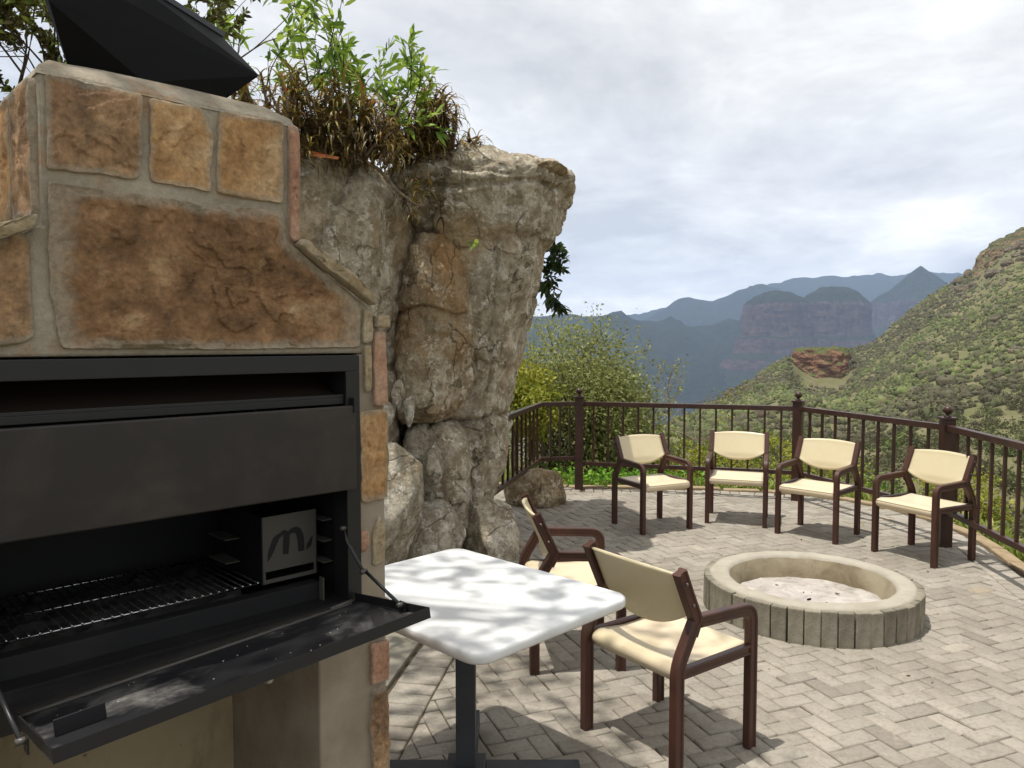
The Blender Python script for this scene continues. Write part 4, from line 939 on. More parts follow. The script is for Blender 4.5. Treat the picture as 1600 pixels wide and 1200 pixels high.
def make_chair():
    t = empty('armchair'); HW = .243; W = .036
    for s in (-1, 1):
        x = s * HW; J = (-.118, .572)
        V, F = beam([Vector((.214, 0)), Vector((.214, .25)), Vector((.214, .470))], x, W, .046); MB().add(V, F).build('front_leg', MT['brown_plastic'], t)
        V, F = beam(round_path([(.214, .4702), (.214, .560), (J[0] + .02, .574)], .055, 8), x, W, .046); MB().add(V, F).build('armrest', MT['brown_plastic'], t)
        V, F = beam(round_path([(-.212, 0), (-.212, .425), (J[0] - .004, J[1] + .004)], .05, 6), x, W + .0012, .047); MB().add(V, F).build('rear_leg', MT['brown_plastic'], t)
        V, F = beam(round_path([(-.142, .530), (J[0] + .002, J[1] + .012), (-.162, .680), (-.205, .775)], .02, 4), x, W + .0024, .048); up = MB().add(V, F).build('back_upright', MT['brown_plastic'], t)
        V, F = beam([Vector((-.196, .398)), Vector((0, .398)), Vector((.197, .398))], x, W - .004, .040); MB().add(V, F).build('seat_rail', MT['brown_plastic'], t)
        for py, pz in ((-.146, .645), (-.184, .730)):
            MB().tube([(x + s * (W / 2 - .004), py, pz), (x + s * (W / 2 + .0025), py, pz)], .0065, 10).build('bolt', MT['bolt'], up)
    # seat: moulded shell rolled over at both ends
    prof = [(-.196, .360), (-.208, .385), (-.200, .408), (-.170, .420), (-.11, .413), (-.03, .405), (.06, .406), (.14, .413), (.195, .418), (.226, .411), (.240, .392), (.236, .366), (.222, .352)]
    dense = round_path(prof, .012, 3); inner = []
    m = len(dense); nx = 18; V = []; F = []
    for lay in (0, 1):
        for i in range(m):
            p = dense[i]; d = (dense[min(i + 1, m - 1)] - dense[max(i - 1, 0)]).normalized(); nn = Vector((d.y, -d.x))
            for k in range(nx + 1):
                u = k / nx * 2 - 1; dip = -.010 * (1 - u * u) * max(0, 1 - abs(p.x) / .2)
                q = p + nn * (.014 * lay); V.append((u * .2245, q.x, q.y + dip))
    st = nx + 1
    for lay in (0, 1):
        o = lay * m * st
        for i in range(m - 1):
            for k in range(nx): F.append((o + i * st + k, o + i * st + k + 1, o + (i + 1) * st + k + 1, o + (i + 1) * st + k))
    o = m * st
    for i in range(m - 1):
        F.append((i * st, (i + 1) * st, o + (i + 1) * st, o + i * st)); F.append((i * st + nx, o + i * st + nx, o + (i + 1) * st + nx, (i + 1) * st + nx))
    for k in range(nx):
        F.append((k, o + k, o + k + 1, k + 1)); e = (m - 1) * st; F.append((e + k, e + k + 1, o + e + k + 1, o + e + k))
    mb = MB(); mb.add(V, F, True); so = mb.build('seat', MT['seat'], t)
    # backrest: curved shell, arched top, deep bowed bottom
    nu, nv = 26, 14; V = []; F = []
    for lay in (0, 1):
        for j in range(nv + 1):
            for i in range(nu + 1):
                u = i / nu * 2 - 1; zt = .762 + .014 * (1 - u * u); zb = .600 - .074 * (1 - abs(u) ** 2.4)
                w = j / nv; z = zb + (zt - zb) * w; yc = float(np.interp(z, [.5, .584, .680, .80], [-.108, -.118, -.162, -.217]))
                lip = .006 * math.exp(-(w / .08) ** 2) + .004 * math.exp(-((1 - w) / .06) ** 2)
                V.append((u * .2265, yc - .030 * (1 - u * u) + .004 + (-.010 if lay else 0) + (lip if not lay else 0), z))
    st = nu + 1; M2 = (nv + 1) * st
    for lay in (0, 1):
        o = lay * M2
        for j in range(nv):
            for i in range(nu): F.append((o + j * st + i, o + j * st + i + 1, o + (j + 1) * st + i + 1, o + (j + 1) * st + i))
    for i in range(nu): F.append((i, M2 + i, M2 + i + 1, i + 1)); e = nv * st; F.append((e + i, e + i + 1, M2 + e + i + 1, M2 + e + i))
    for j in range(nv): F.append((j * st, (j + 1) * st, M2 + (j + 1) * st, M2 + j * st)); F.append((j * st + nu, M2 + j * st + nu, M2 + (j + 1) * st + nu, (j + 1) * st + nu))
    mb = MB(); mb.add(V, F, True); mb.build('backrest', MT['cream'], t); return t
chair0 = make_chair(); first = True
for (x, y), fwd, lab in [((.625, 3.036), (.809, .589), 'cream and brown armchair in the foreground, back to the camera, at the table corner'),
                         ((.295, 3.90), (.995, .10), 'cream and brown armchair seen side-on behind the white table'),
                         ((1.217, 6.63), (.43, -.90), 'cream and brown armchair nearest the rock outcrop, leftmost of the row by the railing'),
                         ((2.03, 6.86), (-.333, -.943), 'cream and brown armchair second from the rock outcrop in the railing row'),
                         ((2.555, 6.355), (-.715, -.70), 'cream and brown armchair third from the rock outcrop in the railing row'),
                         ((3.085, 5.70), (-.894, -.449), 'cream and brown armchair at the right end of the railing row')]:
    c = chair0 if first else copy_tree(chair0); first = False
    c.location = (x, y, .001); c.rotation_euler = (0, 0, math.atan2(-fwd[0], fwd[1])); tag(c, lab, 'chair', 'cream and brown armchairs on the terrace')

# ================================================================= TABLE
tb = empty('pedestal_table', (-.165, 2.69, 0), R(45.6)); tag(tb, 'white-topped pedestal table with charcoal steel post and cross foot', 'table')
def rrect(hx, hy, r, n=8):
    out = []
    for cx, cy, a0 in ((hx - r, hy - r, 0), (-hx + r, hy - r, 90), (-hx + r, -hy + r, 180), (hx - r, -hy + r, 270)):
        for k in range(n + 1): a = R(a0 + 90 * k / n); out.append((cx + r * math.cos(a), cy + r * math.sin(a)))
    return out
V = []; F = []; rows = [(.352, .444, .050, .688), (.362, .454, .058, .684), (.366, .458, .060, .690), (.368, .460, .062, .704), (.367, .459, .062, .714), (.363, .455, .060, .719), (.355, .447, .056, .7212)]
for hx, hy, r, z in rows: V += [(x, y, z) for x, y in rrect(hx, hy, r)]
n = len(rrect(1, 1, .1))
F = [(i * n + k, i * n + (k + 1) % n, (i + 1) * n + (k + 1) % n, (i + 1) * n + k) for i in range(len(rows) - 1) for k in range(n)] + [tuple(range(n))[::-1], tuple((len(rows) - 1) * n + k for k in range(n))]
mb = MB(); mb.add(V, F[:-2], True); mb.add(V, F[-2:]); top = mb.build('tabletop', MT['table_white'], tb)
bm = bmesh.new(); bm.from_mesh(top.data); bmesh.ops.remove_doubles(bm, verts=bm.verts[:], dist=1e-5); bmesh.ops.recalc_face_normals(bm, faces=bm.faces[:]); bm.to_mesh(top.data); bm.free()
MB().box(-.035, .035, -.035, .035, .087, .676, .004).build('post', MT['table_grey'], tb).rotation_euler = (0, 0, R(-45.6))
MB().box(-.20, .20, -.03, .03, .677, .6835).box(-.03, .03, -.28, .28, .6755, .6768).build('top_bracket', MT['table_grey'], tb)
MB().box(-.07, .07, -.07, .07, .022, .0865, .004).build('foot_hub', MT['table_grey'], tb).rotation_euler = (0, 0, R(-45.6))
for k in range(4):
    f = MB().box(.0705, .41, -.032, .032, .020, .083, .004).build('foot', MT['table_grey'], tb); f.rotation_euler = (0, 0, R(-45.6 + 90 * k))
    g = MB().lathe([(.0001, 0), (.018, 0), (.018, .0198), (.0001, .0198)], (.37, 0, 0), 12).build('glide', MT['soot'], f)

# ================================================================= RAILING
RAILH = .96
def bar(p, q, w, h, mat=None):
    """square bar between two points, width across and height in z"""
    p, q = Vector(p), Vector(q); d = (q - p).normalized(); s = Vector((d.y, -d.x, 0)).normalized() * w / 2; u = Vector((0, 0, h / 2))
    vs = [e + a * s + b * u for e in (p, q) for a, b in ((-1, -1), (1, -1), (1, 1), (-1, 1))]
    return MB().add(vs, [(0, 1, 2, 3), (7, 6, 5, 4), (0, 4, 5, 1), (1, 5, 6, 2), (2, 6, 7, 3), (3, 7, 4, 0)])
rl = empty('railing', (.73, 8.32, 0)); tag(rl, 'dark brown metal railing with square bars and ball-topped posts round the terrace edge', 'railing')
ro = Vector((-.73, -8.32, 0))
POST = [(.73, 8.32), (2.88, 7.70), (3.40, 5.97), (3.17, 4.05), (2.95, 2.1)]
NODES = [(-.21, 6.15), (.31, 8.22)] + POST
for (x, y) in POST:
    p = MB().box(-.045, .045, -.045, .045, -.12, 1.0, .004).build('post', MT['rail'], rl, (x - .73, y - 8.32, 0))
    d = Vector((.55, -.8)) if x > 2.9 else Vector((1, -.1)); p.rotation_euler = (0, 0, R({.73: -4, 2.88: -35, 3.40: 83, 3.17: 84, 2.95: 84}[x]))
    MB().box(-.056, .056, -.056, .056, 1.0005, 1.018, .003).build('cap', MT['rail'], p)
    MB().lathe([(.0001, 1.018), (.030, 1.0185), (.028, 1.026), (.014, 1.032), (.012, 1.040), (.020, 1.046), (.033, 1.058), (.037, 1.073), (.033, 1.090), (.020, 1.102), (.0001, 1.106)], (0, 0, 0), 20).build('finial', MT['rail'], p)
NBAL = [11, 3, 13, 9, 10, 10]
for i in range(len(NODES) - 1):
    a, b = Vector(NODES[i]), Vector(NODES[i + 1]); d = (b - a).normalized(); e0 = .0455 if i >= 2 else (.0 if i == 0 else .012); e1 = .0455 if i >= 1 else -.012
    a2, b2 = a + d * e0, b - d * e1; zb = .345 if i < 2 else .285
    bar((a2.x - .73, a2.y - 8.32, RAILH - .024), (b2.x - .73, b2.y - 8.32, RAILH - .024), .050, .048).build('top_rail', MT['rail'], rl, bevel=.004)
    bar((a2.x - .73, a2.y - 8.32, zb), (b2.x - .73, b2.y - 8.32, zb), .042, .042).build('bottom_rail', MT['rail'], rl, bevel=.003)
    L = (b - a).length; nb = NBAL[i]
    for k in range(1, nb + 1):
        q = a + d * L * k / (nb + 1)
        w = .010; o = MB().box(-w, w, -w, w, zb + .0212, RAILH - .0485).build('baluster', MT['rail'], rl, (q.x - .73, q.y - 8.32, 0)); o.rotation_euler = (0, 0, math.atan2(d.y, d.x))
# ================================================================= VEGETATION
def unit(A): return A / np.maximum(np.linalg.norm(A, axis=1, keepdims=True), 1e-9)
def leaves(P, D, L, W, g, lance=False, droop=.25):
    """P base points, D directions, L lengths, W half widths (fractions of L); returns V, F(tris), owner index"""
    P = np.asarray(P, float); D = unit(np.asarray(D, float)); n = len(P); L = np.broadcast_to(L, (n,)).astype(float)
    U = unit(np.cross(D, unit(g.normal(size=(n, 3))))); Nn = np.cross(D, U); l = L[:, None]; w = l * W
    dn = np.array([0, 0, -1.0]) * l * droop
    if lance:
        pts = [P, P + D * l * .35 + U * w * .9 + dn * .1, P + D * l * .35 - U * w * .9 + dn * .1, P + D * l * .7 + U * w * .75 + dn * .4, P + D * l * .7 - U * w * .75 + dn * .4, P + D * l + dn]
        mid = [(0, 2, 1), (1, 2, 4), (1, 4, 3), (3, 4, 5)]
    else:
        pts = [P, P + D * l * .5 + U * w + Nn * w * .25, P + D * l * .5 - U * w + Nn * w * .25, P + D * l + dn]; mid = [(0, 2, 3), (0, 3, 1)]
    k = len(pts); V = np.stack(pts, 1).reshape(-1, 3); F = (np.arange(n)[:, None, None] * k + np.array(mid)[None]).reshape(-1, 3)
    return V, F, np.repeat(np.arange(n), len(mid))
def leaf_obj(name, P, D, L, W, g, mat, parent=None, rnd=None, loc=None, **k):
    V, F, own = leaves(P, D, L, W, g, **k); r = g.random(len(P)) if rnd is None else rnd
    return link(name, mesh_np(name, V, F, rnd=np.clip(r, 0, 1)[own]), parent, loc, mat)
def grow(mb, p, d, length, rad, depth, rg, tips, bend=.35, up=.15, kids=3, shrink=.68):
    pts = [Vector(p)]; d = Vector(d).normalized(); n = 5
    for i in range(n):
        d = (d + Vector((rg.gauss(0, bend), rg.gauss(0, bend), rg.gauss(0, bend) + up)) * .4).normalized(); pts.append(pts[-1] + d * length / n)
    mb.tube(pts, [rad * (1 - .45 * i / n) for i in range(n + 1)], 6 if rad > .01 else 4, False)
    if depth == 0: tips += [(pts[-1], d), (pts[3], d), (pts[4], d)]; return
    for k in range(kids):
        q = pts[rg.choice([3, 4, 5]) if k else 5]; nd = (d + Vector((rg.gauss(0, .7), rg.gauss(0, .7), rg.gauss(0, .5)))).normalized()
        grow(mb, q, nd, length * rg.uniform(.55, .85) * shrink / .68, rad * .55, depth - 1, rg, tips, bend, up, kids, shrink)
def bush(name, label, cat, base, crown, radii, nleaf, leaf, mat, seed, group=None, clumps=40, stems=5, spread=.22, lance=False, W=.28, bark='bark', bias=0.0, gap=.0):
    """stems from the ground into a crown of clumped leaves; crown centre is relative to the base"""
    g = np.random.default_rng(seed); rg = random.Random(seed); t = empty(name, base); mb = MB(); cr = Vector(crown)
    cl = unit(g.normal(size=(clumps, 3))) * (g.random((clumps, 1)) ** .45) * np.array(radii) + np.array(crown)
    for k in range(stems):
        c = Vector(cl[rg.randrange(clumps)]); p0 = Vector((rg.gauss(0, .08), rg.gauss(0, .08), -.1)); mid = p0.lerp(c, .5) + Vector((rg.gauss(0, .12), rg.gauss(0, .12), 0))
        mb.tube([p0, p0.lerp(mid, .5), mid, mid.lerp(c, .5) + Vector((0, 0, .05)), c], [.03, .026, .02, .014, .005], 6, False)
    for k in range(clumps):
        c = Vector(cl[k]); q = cr.lerp(c, .35); mb.tube([q, q.lerp(c, .5) + Vector((rg.gauss(0, .06), rg.gauss(0, .06), .04)), c + (c - q) * .15], [.010, .007, .003], 4, False)
    mb.build('stems', MT[bark], t)
    idx = g.integers(0, clumps, nleaf); P = cl[idx] + g.normal(size=(nleaf, 3)) * spread * np.array([1, 1, .8]) * (np.array(radii).mean() / .9)
    D = unit(P - np.array(crown)) + g.normal(size=(nleaf, 3)) * .9 + np.array([0, 0, .25])
    rnd = .5 * g.random(nleaf) + .5 * g.random(clumps)[idx] + bias
    leaf_obj('crown', P, D, leaf * g.uniform(.6, 1.3, nleaf), W, g, MT[mat], t, rnd, lance=lance)
    tag(t, label, cat, group); return t
# --- beyond the railing, left: dense small-leaved tree with a thin, half-bare top
bush('tree', 'dense olive-green small-leaved tree behind the left end of the railing', 'tree', (.75, 10.6, -.9), (.05, 0, 1.55), (.95, .8, 1.15), 30000, .055, 'lf_olive', 11, clumps=130, stems=12, spread=.19, W=.26)
bush('tree', 'bushy olive tree with darker leaves behind the railing corner post', 'tree', (1.45, 11.0, -1.2), (-.05, 0, 1.35), (.62, .7, 1.15), 17000, .055, 'lf_olive', 12, clumps=75, stems=9, spread=.19, W=.26, bias=-.12)
bush('bush', 'yellow-green leafy bush low beside the rock outcrop', 'bush', (.12, 9.6, -.4), (0, 0, 1.25), (.40, .5, .55), 6000, .055, 'lf_yellow', 13, clumps=40, stems=5, spread=.14, W=.3)
t = empty('tree', (1.25, 11.6, -1.2)); mb = MB(); rg = random.Random(9); tips = []
for q in range(5): grow(mb, (rg.gauss(0, .1), 0, .9), (rg.uniform(-.5, .75), 0, 1), 1.05, .022, 3, rg, tips, .5, .12, 3, .66)
mb.build('branches', MT['twig'], t); g = np.random.default_rng(9); TP = np.array([p[:] for p, d in tips for _ in range(5)]); TP += g.normal(size=TP.shape) * .05
leaf_obj('crown', TP, g.normal(size=TP.shape), .042 * g.uniform(.7, 1.3, len(TP)), .3, g, MT['lf_yellow'], t); tag(t, 'thin half-bare tree with yellowish leaves above the olive bushes', 'tree')
bush('shrub', 'dark glossy-leaved sprig sticking out from behind the rock outcrop', 'shrub', (-.40, 7.45, .2), (.78, 0, 2.02), (.13, .16, .36), 480, .085, 'lf_dark', 14, clumps=16, stems=0, spread=.10, lance=True, W=.22)
# --- yellow-green bushes just below the terrace
for k, (x, y, z, rx, rz, n, lab) in enumerate([(3.55, 10.6, -1.35, .62, .75, 6500, 'yellow-green bush behind the second and third chairs of the railing row'),
                                     (4.6, 11.0, -1.7, .62, .70, 5500, 'yellow-green bush behind the railing between third and fourth chairs'),
                                     (2.35, 10.3, -1.15, .45, .50, 3800, 'small yellow-green bush behind the leftmost railing bay'),
                                     (5.35, 9.2, -1.3, .45, .48, 3200, 'low yellowish bush right of the chair row, beyond the railing')]):
    bush('bush', lab, 'bush', (x, y, z), (0, 0, .95), (rx, .6, rz), n, .055, 'lf_yellow', 20 + k, 'yellow-green bushes below the terrace', clumps=55, stems=6, spread=.13, W=.26, bark='twig')
for k, (x, y, z, rx, rz, n, lab) in enumerate([(5.6, 15, -2.6, .9, .75, 4500, 'round green bush in the scrub below the third railing post'),
                                     (7.6, 16, -2.8, 1.0, .8, 4500, 'round green bush further right in the scrub below the railing'),
                                     (3.3, 17, -2.6, .9, .8, 4000, 'round green bush low in the gap left of the second railing post')]):
    bush('bush', lab, 'bush', (x, y, z), (0, 0, .7), (rx, .8, rz), n, .07, 'lf_green', 40 + k, 'green bushes in the scrub', clumps=50, stems=4, spread=.16, W=.3, bias=-.2)
# --- ground cover and grass at the terrace edge
g = np.random.default_rng(77); pts = []
while len(pts) < 5200:
    b = g.uniform(-1, 47); r0 = float(np.interp(b, EDGE_B, EDGE_R)); d = abs(g.normal(0, .7)) + .02; r = r0 + d
    x, y = r * math.sin(R(b)), r * math.cos(R(b))
    if inside(x, y, PATIO): continue
    pts.append((x, y, terrain_z(r, b) - .01))
P = np.array(pts); P = np.repeat(P, 5, 0) + g.normal(size=(len(P) * 5, 3)) * np.array([.03, .03, 0]); D = g.normal(size=P.shape) * .45 + np.array([0, 0, 1.0])
hgt = .20 * g.uniform(.4, 1.5, len(P)) * np.repeat(g.uniform(.5, 1.4, len(P) // 5), 5)
o = leaf_obj('grass', P, D, hgt, .035, g, MT['grass'], None, lance=True, droop=.3); tag(o, 'tufty green and straw grass outside the railing along the terrace edge', 'grass', kind='stuff')
pts = []
while len(pts) < 9000:
    x, y = g.normal(1.35, .5), g.normal(9.25, .35)
    if y < 8.72 or inside(x, y, PATIO): continue
    pts.append((x, y, terrain_z(math.hypot(x, y), math.degrees(math.atan2(x, y))) + abs(g.normal(0, .10))))
o = leaf_obj('ground_cover', pts, g.normal(size=(9000, 3)) + np.array([0, 0, .9]), .06 * g.uniform(.6, 1.3, 9000), .3, g, MT['lf_green'], None); tag(o, 'bright green leafy ground cover behind the first railing bay', 'ground cover', kind='stuff')
# --- scrub over the hillside
g = np.random.default_rng(5); BP = []; BS = []
def scatter(n, rlo, rhi, blo, bhi, smin, smax):
    m = 0
    while m < n:
        r = math.sqrt(g.uniform(rlo ** 2, rhi ** 2)); b = g.uniform(blo, bhi)
        if r > float(np.interp(b, CREST_B, CREST_R)) * 1.06: continue
        x, y = r * math.sin(R(b)), r * math.cos(R(b))
        if n > 300 and noise.noise((x / 22, y / 22, 3)) + g.uniform(-.6, .7) < -.05: continue
        if (b > 31 and r > 330 and g.random() < .7): continue
        BP.append((x, y, terrain_z(r, b))); BS.append(g.uniform(smin, smax) * (.45 + .75 * g.random()) * (1.7 if g.random() < .10 else 1.0)); m += 1
scatter(260, 13, 45, 3, 48, .5, 1.0); scatter(1300, 45, 130, 4, 48, .7, 1.4); scatter(9500, 130, 470, 9, 46, .8, 1.7); scatter(150, 215, 290, 18, 26, .8, 1.6); scatter(210, 342, 356, 18, 26, .9, 1.7)
BP = np.array(BP); BS = np.array(BS); VV = []; FF = []; RR = []; off = 0
dist = np.hypot(BP[:, 0], BP[:, 1])
for lo, hi, nl, ls in ((0, 45, 420, .14), (45, 130, 170, .19), (130, 900, 12, .30)):
    ix = np.where((dist >= lo) & (dist < hi))[0]; m = len(ix)
    U = unit(g.normal(size=(m * nl, 3))); U[:, 2] = np.abs(U[:, 2]) * .85; c = np.repeat(BP[ix], nl, 0); s = np.repeat(BS[ix], nl)[:, None]
    lob = 1 + .35 * np.sin(U[:, :1] * 5 + c[:, :1]) * np.cos(U[:, 1:2] * 4 + c[:, 1:2])
    P = c + U * s * lob * (g.random((m * nl, 1)) ** .4) * np.array([.6, .6, .85])
    V, F, own = leaves(P, U + g.normal(size=U.shape) * .7, (s[:, 0] * ls), .38, g)
    base = np.repeat(np.clip(g.normal(.50, .20, m) + np.array([.55 * noise.fractal((q[0] / 75, q[1] / 75, 2), .9, 2.1, 3) for q in BP[ix]]), 0, 1), nl); r = np.clip(base + g.normal(0, .09, m * nl), 0, 1)[own]
    VV.append(V); FF.append(F + off); RR.append(r); off += len(V)
# rounded crowns of the far bushes
for sub_, lo, hi in ((2, 110, 215), (1, 215, 900)):
    bm = bmesh.new(); bmesh.ops.create_icosphere(bm, subdivisions=sub_, radius=1); CV = np.array([v.co[:] for v in bm.verts]); bm.verts.index_update(); CF = np.array([[v.index for v in f.verts] for f in bm.faces]); bm.free()
    CF = CF[CV[CF].mean(1)[:, 2] > -.35]
    ix = np.where((dist >= lo) & (dist < hi))[0]; m = len(ix); jit = 1 + g.normal(0, .20, (m, len(CV), 1))
    Q = CV[None] * jit * BS[ix][:, None, None] * g.uniform(.40, .70, (m, 1, 3)) + BP[ix][:, None, :] + np.array([0, 0, .12])
    FQ = (np.arange(m)[:, None, None] * len(CV) + CF[None]).reshape(-1, 3) + off; off += m * len(CV)
    bc = np.clip(g.normal(.45, .20, m) + np.array([.55 * noise.fractal((q[0] / 75, q[1] / 75, 2), .9, 2.1, 3) for q in BP[ix]]), 0, 1)
    VV.append(Q.reshape(-1, 3)); FF.append(FQ); RR.append(np.clip(np.repeat(bc, len(CF)) + g.normal(0, .10, m * len(CF)), 0, 1))
o = link('scrub', mesh_np('scrub', np.concatenate(VV), np.concatenate(FF), rnd=np.concatenate(RR)), None, None, MT['lf_hill']); tag(o, 'grey-green bush scrub covering the hillside beyond the railing', 'scrub', kind='stuff')
# rocks strewn over the hillside
g = np.random.default_rng(15); bm = bmesh.new(); bmesh.ops.create_icosphere(bm, subdivisions=2, radius=1); IV = np.array([v.co[:] for v in bm.verts]); bm.verts.index_update(); IF = np.array([[v.index for v in f.verts] for f in bm.faces]); bm.free()
VV = []; FF = []; m = 0
while m < 420:
    b = g.uniform(17, 44); rc = float(np.interp(b, CREST_B, CREST_R)); r = rc * (1 - abs(g.normal(0, .22)))
    if r < 120 or (b < 26 and g.random() < .75): continue
    s = g.uniform(.5, 1.5) * (2.2 if (b > 30 and r > rc * .82) else 1.0); n = unit(g.normal(size=(5, 3))); q = IV.copy()
    for k in range(5):
        e = q @ n[k] - .62; q -= np.maximum(e, 0)[:, None] * n[k]
    q = q * np.array([s * g.uniform(.7, 1.5), s * g.uniform(.7, 1.3), s * g.uniform(.5, 1.2)]) + np.array([r * math.sin(R(b)), r * math.cos(R(b)), terrain_z(r, b) + s * .15])
    VV.append(q); FF.append(IF + m * len(IV)); m += 1
o = link('rocks', mesh_np('rocks', np.concatenate(VV), np.concatenate(FF)), None, None, m_mountain('hill_rock', 'a8957c', 'bda98e', 'a59c88', '8c8570', 12.0)); tag(o, 'pale rocks strewn over the upper hillside', 'rocks', kind='stuff')

# ================================================================= PLANTS ON THE OUTCROP
def lance_shrub(name, label, base, stems, seed, mat, leafL, nper, bark='bark', depth=2, W=.16, rad=.012):
    rg = random.Random(seed); g = np.random.default_rng(seed); t = empty(name, base); mb = MB(); tips = []
    for d, L in stems: grow(mb, (rg.gauss(0, .06), rg.gauss(0, .06), 0), d, L, rad, depth, rg, tips, .35, .18, 3, .62)
    mb.build('branches', MT[bark], t); P = []; D = []
    for p, d in tips:
        for k in range(nper):
            P.append((p - d * rg.uniform(0, .10))[:]); D.append((d * .8 + Vector((rg.gauss(0, .6), rg.gauss(0, .6), rg.gauss(0, .5)))).normalized()[:])
    leaf_obj('leaves', P, D, leafL * g.uniform(.6, 1.25, len(P)), W, g, MT[mat], t, lance=True, droop=.2); tag(t, label, 'shrub'); return t
lance_shrub('shrub', 'bright green lance-leaved shrub growing on top of the rocks behind the chimney', (-1.10, 5.25, 2.80),
            [((-.5, 0, 1), .50), ((-.15, .1, 1), .58), ((.2, -.1, 1), .52), ((.55, .1, 1), .54), ((.9, .2, .8), .52), ((-.9, 0, .9), .54), ((1.1, 0, .6), .50), ((.4, .3, 1), .55), ((-.3, .2, 1), .55)], 31, 'lf_bright', .105, 3, depth=2, W=.13, rad=.009)
lance_shrub('shrub', 'thin bright green shoots on the right above the outcrop thicket', (-.80, 5.5, 2.98),
            [((.1, 0, 1), .33), ((-.3, .1, 1), .36)], 37, 'lf_bright', .11, 4, depth=2, W=.13, rad=.007)
lance_shrub('shrub', 'bright green leafy shoots between the cowl and the rock-top shrub', (-1.75, 5.0, 2.75),
            [((-.3, 0, 1), .6), ((.2, 0, 1), .62), ((.5, .1, .9), .55), ((0, .1, 1.1), .7)], 33, 'lf_bright', .12, 4, W=.13, rad=.009)
lance_shrub('shrub', 'tangled brown-green brush behind the left edge of the chimney', (-2.75, 4.3, 2.35),
            [((-.4, 0, 1), .7), ((.1, .1, 1), .72), ((.5, 0, 1), .75), ((.8, .1, .8), .8), ((.2, -.1, .9), .7), ((-.1, .2, 1.2), .8), ((.6, .2, .6), .8)], 35, 'lf_brush', .045, 14, depth=4, W=.2)
def aloe(name, label, base, heads, seed, stems=True):
    """dried aloe: woody stems that end in rosettes of curled strap leaves"""
    rg = random.Random(seed); t = empty(name, base); mb = MB(); V = []; F = []; RN = []
    for hx, hy, hz, size, nl in heads:
        h = Vector((hx, hy, hz)); b0 = Vector((hx * .45 + rg.gauss(0, .04), hy * .45, 0))
        if stems: mb.tube([b0, b0.lerp(h, .5) + Vector((rg.gauss(0, .03), rg.gauss(0, .03), .03)), h], [.012, .010, .008], 5, False)
        tone = rg.random()
        for k in range(nl):
            low = k / nl; a = rg.uniform(0, 6.283); L = size * rg.uniform(.8, 1.5); w = size * rg.uniform(.045, .075)
            th = rg.uniform(.5, 1.35) - low * 1.3; bend = rg.uniform(1.6, 3.6) * (1 - .35 * low); p = h - Vector((0, 0, low * size * 1.1)); sd = Vector((-math.sin(a), math.cos(a), 0)); seg = 7; o = len(V); rad = Vector((math.cos(a), math.sin(a), 0))
            tw = rg.gauss(0, .25)
            for i in range(seg + 1):
                f = i / seg; ww = w * (1 - f) ** .7 + .0008; V += [(p + sd * ww)[:], (p - sd * ww)[:]]
                an = th - bend * f ** 1.3; p = p + (rad * math.cos(an) + Vector((0, 0, math.sin(an))) + sd * tw * f) * L / seg
            for i in range(seg): F.append((o + 2 * i, o + 2 * i + 1, o + 2 * i + 3, o + 2 * i + 2)); RN.append(min(1, max(0, tone * .6 + (1 - low) * .42 + rg.gauss(-.06, .14))))
    if mb.v: mb.build('stems', MT['twig'], t)
    link('leaves', mesh_np('leaves', V, F, rnd=RN), t, mat=MT['lf_dry']); tag(t, label, 'aloe', 'dried aloes on the rock top'); return t
rg = random.Random(44)
def heads(n, rx, ry, z0, z1, s0, s1): return [(rg.uniform(-rx, rx), rg.uniform(-ry, ry), rg.uniform(z0, z1), rg.uniform(s0, s1), rg.randint(12, 18)) for _ in range(n)]
aloe('aloe', 'brown dried aloe thicket directly behind the top right chimney corner', (-1.50, 4.95, 2.78), heads(52, .26, .18, .05, .50, .10, .15), 1)
aloe('aloe', 'brown and gold curled aloe clump under the bright green shrub', (-1.14, 5.10, 2.82), heads(60, .26, .18, .05, .50, .10, .16), 2)
aloe('aloe', 'golden curled aloe clump at the front lip of the grey rock face', (-.94, 5.06, 2.80), heads(30, .24, .12, .05, .24, .10, .14), 3)
aloe('aloe', 'dark brown aloe thicket on the crown of the overhanging outcrop', (-.70, 5.70, 2.98), heads(72, .22, .16, .02, .40, .12, .18), 4)
aloe('aloe', 'reddish-brown dried aloes spreading towards the outcrop tip', (-.42, 5.80, 2.98), heads(36, .20, .12, .02, .18, .10, .14), 5)
aloe('aloe', 'tall dried aloe with drooping head highest on the right of the thicket', (-.62, 5.75, 3.0), [(.02, 0, .50, .15, 22), (-.06, .05, .44, .14, 20), (.05, 0, .34, .12, 18)], 6)
aloe('aloe', 'lone curled aloe head leaning out over the outcrop', (-.46, 5.82, 3.0), [(.045, 0, .36, .12, 22), (.03, 0, .30, .09, 12)], 7)
aloe('aloe', 'trailing golden aloes hanging over the front of the outcrop', (-.76, 5.42, 2.66), [(.02, -.05, .02, .11, 22), (.12, -.04, .03, .11, 22), (.20, -.03, .06, .10, 20), (.08, -.06, -.06, .10, 18), (.22, -.06, -.05, .09, 16)], 8, False)
aloe('aloe', 'yellow-green aloe rosette at the end of a bare hanging stem', (-.50, 5.42, 2.57), [(0, 0, .02, .12, 24)], 9, False)
o = MB().tube([(-.98, 5.12, 2.80), (-.86, 5.06, 2.72), (-.78, 5.2, 2.62), (-.66, 5.32, 2.54), (-.52, 5.40, 2.55)], [.012, .012, .011, .010, .008], 7).build('fallen_branch', MT['twig']); tag(o, 'bare woody branch trailing down across the front of the outcrop', 'branch')
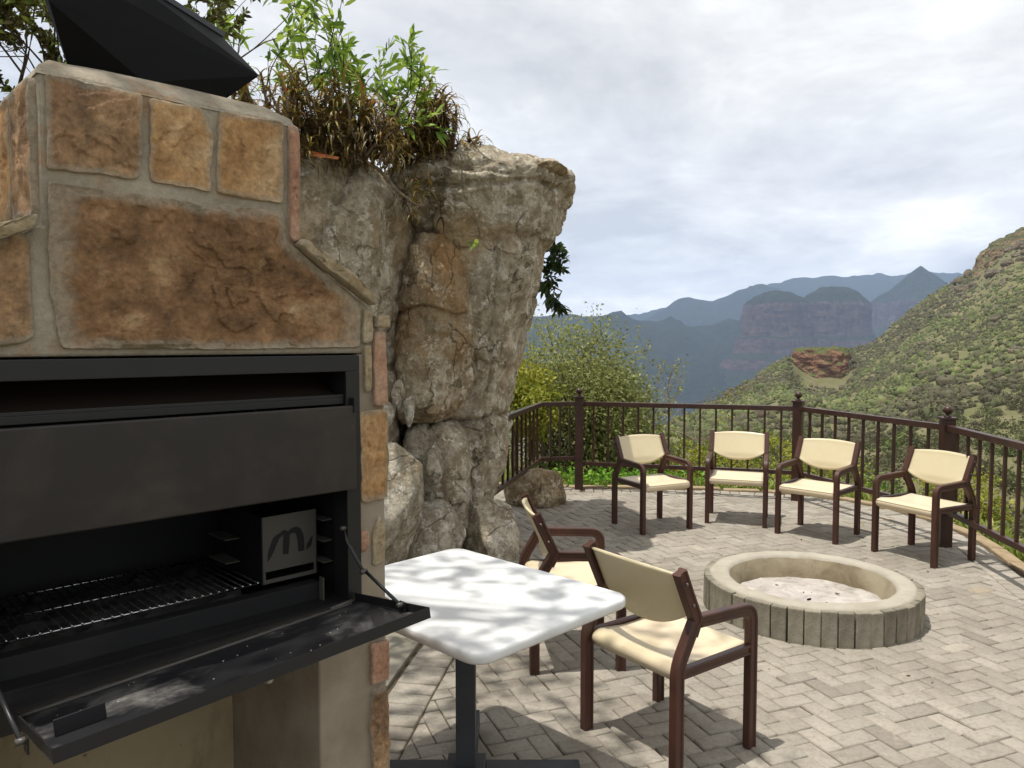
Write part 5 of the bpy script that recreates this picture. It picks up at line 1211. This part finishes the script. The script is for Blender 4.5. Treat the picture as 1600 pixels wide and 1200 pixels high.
o = MB().tube([(-.86, 5.28, 2.80), (-.78, 5.30, 2.90), (-.72, 5.34, 2.99)], [.010, .011, .008], 7).build('fallen_branch', MT['twig']); tag(o, 'short broken grey branch sticking up at the rock edge', 'branch')
o = MB().add([(-1.28, 4.90, 2.775), (-1.26, 4.885, 2.80), (-1.18, 4.90, 2.782), (-1.09, 4.92, 2.768), (-1.10, 4.915, 2.752), (-1.20, 4.895, 2.760)], [(0, 1, 2, 5), (5, 2, 3, 4)]).build('dry_leaf', m_flat('orange_dry_leaf', 'b0582c', 'c07a48', 30, 0.6, 0.1)); o.modifiers.new('thickness', 'SOLIDIFY').thickness = .003; tag(o, 'single orange dead leaf lying on the rock edge beside the chimney', 'leaf')
g = np.random.default_rng(3); o = leaf_obj('sprout', np.tile([[-.27, 5.46, 2.29]], (5, 1)) + g.normal(size=(5, 3)) * .006, np.array([(.3, -.6, .5), (-.5, -.5, .3), (.6, -.5, .1), (0, -.7, .9), (-.2, -.6, -.3)]), .065, .25, g, MT['lf_bright'], lance=True); tag(o, 'tiny bright green sprout on the outcrop face below the lip', 'plant')

# ================================================================= OVERHANGING TREE (its trunk stands out of frame to the left)
t = empty('tree', (-5.2, 3.2, 0)); mb = MB(); rg = random.Random(61); g = np.random.default_rng(61)
fork = Vector((2.3, -.5, 5.2)); mb.tube([(0, 0, -.2), (.15, 0, 1.4), (.6, -.1, 2.9), (1.3, -.3, 4.2), fork[:]], [.21, .18, .15, .12, .09], 12, False)
TP = []
for k in range(60):          # leaf sprays of the overhanging boughs
    h = g.uniform(5.6, 7.0); sx = g.uniform(-.95, .95); sy = g.uniform(1.7, 4.2)
    if sx > .45 and sy > 3.1: continue
    c = Vector((sx - .2456 * h + 5.2, sy - .0789 * h - 3.2, h)); m = fork.lerp(c, .55) + Vector((rg.gauss(0, .15), rg.gauss(0, .15), .25))
    mb.tube([fork.lerp(m, .1), fork.lerp(m, .6) + Vector((0, 0, .1)), m, m.lerp(c, .6), c], [.03, .022, .014, .008, .004], 5, False)
    TP.append(np.array(c)[None] + g.normal(size=(26, 3)) * np.array([.20, .20, .16]))
mb.build('trunk', MT['bark'], t); TP = np.concatenate(TP)
leaf_obj('crown', TP, g.normal(size=TP.shape), .12 * g.uniform(.7, 1.3, len(TP)), .22, g, MT['lf_bright'], t, lance=True); tag(t, 'leafy tree whose branches overhang the barbecue and table from the left', 'tree')

# ================================================================= SMALL THINGS
g = np.random.default_rng(8); n = 60; P = np.stack([g.uniform(-.3, 3.4, n), g.uniform(2.7, 8.0, n), np.full(n, .004)], 1); D = g.normal(size=(n, 3)) * np.array([1, 1, .08])
keep = [i for i in range(n) if math.hypot(P[i, 0] - PIT[0], P[i, 1] - PIT[1]) > .7]
o = leaf_obj('leaf_litter', P[keep], D[keep], .03 * g.uniform(.5, 1.3, len(keep)), .2, g, MT['lf_dry'], droop=0); tag(o, 'scattered tiny dry leaves on the paving', 'leaf litter', kind='stuff')
bpy.context.view_layer.update()
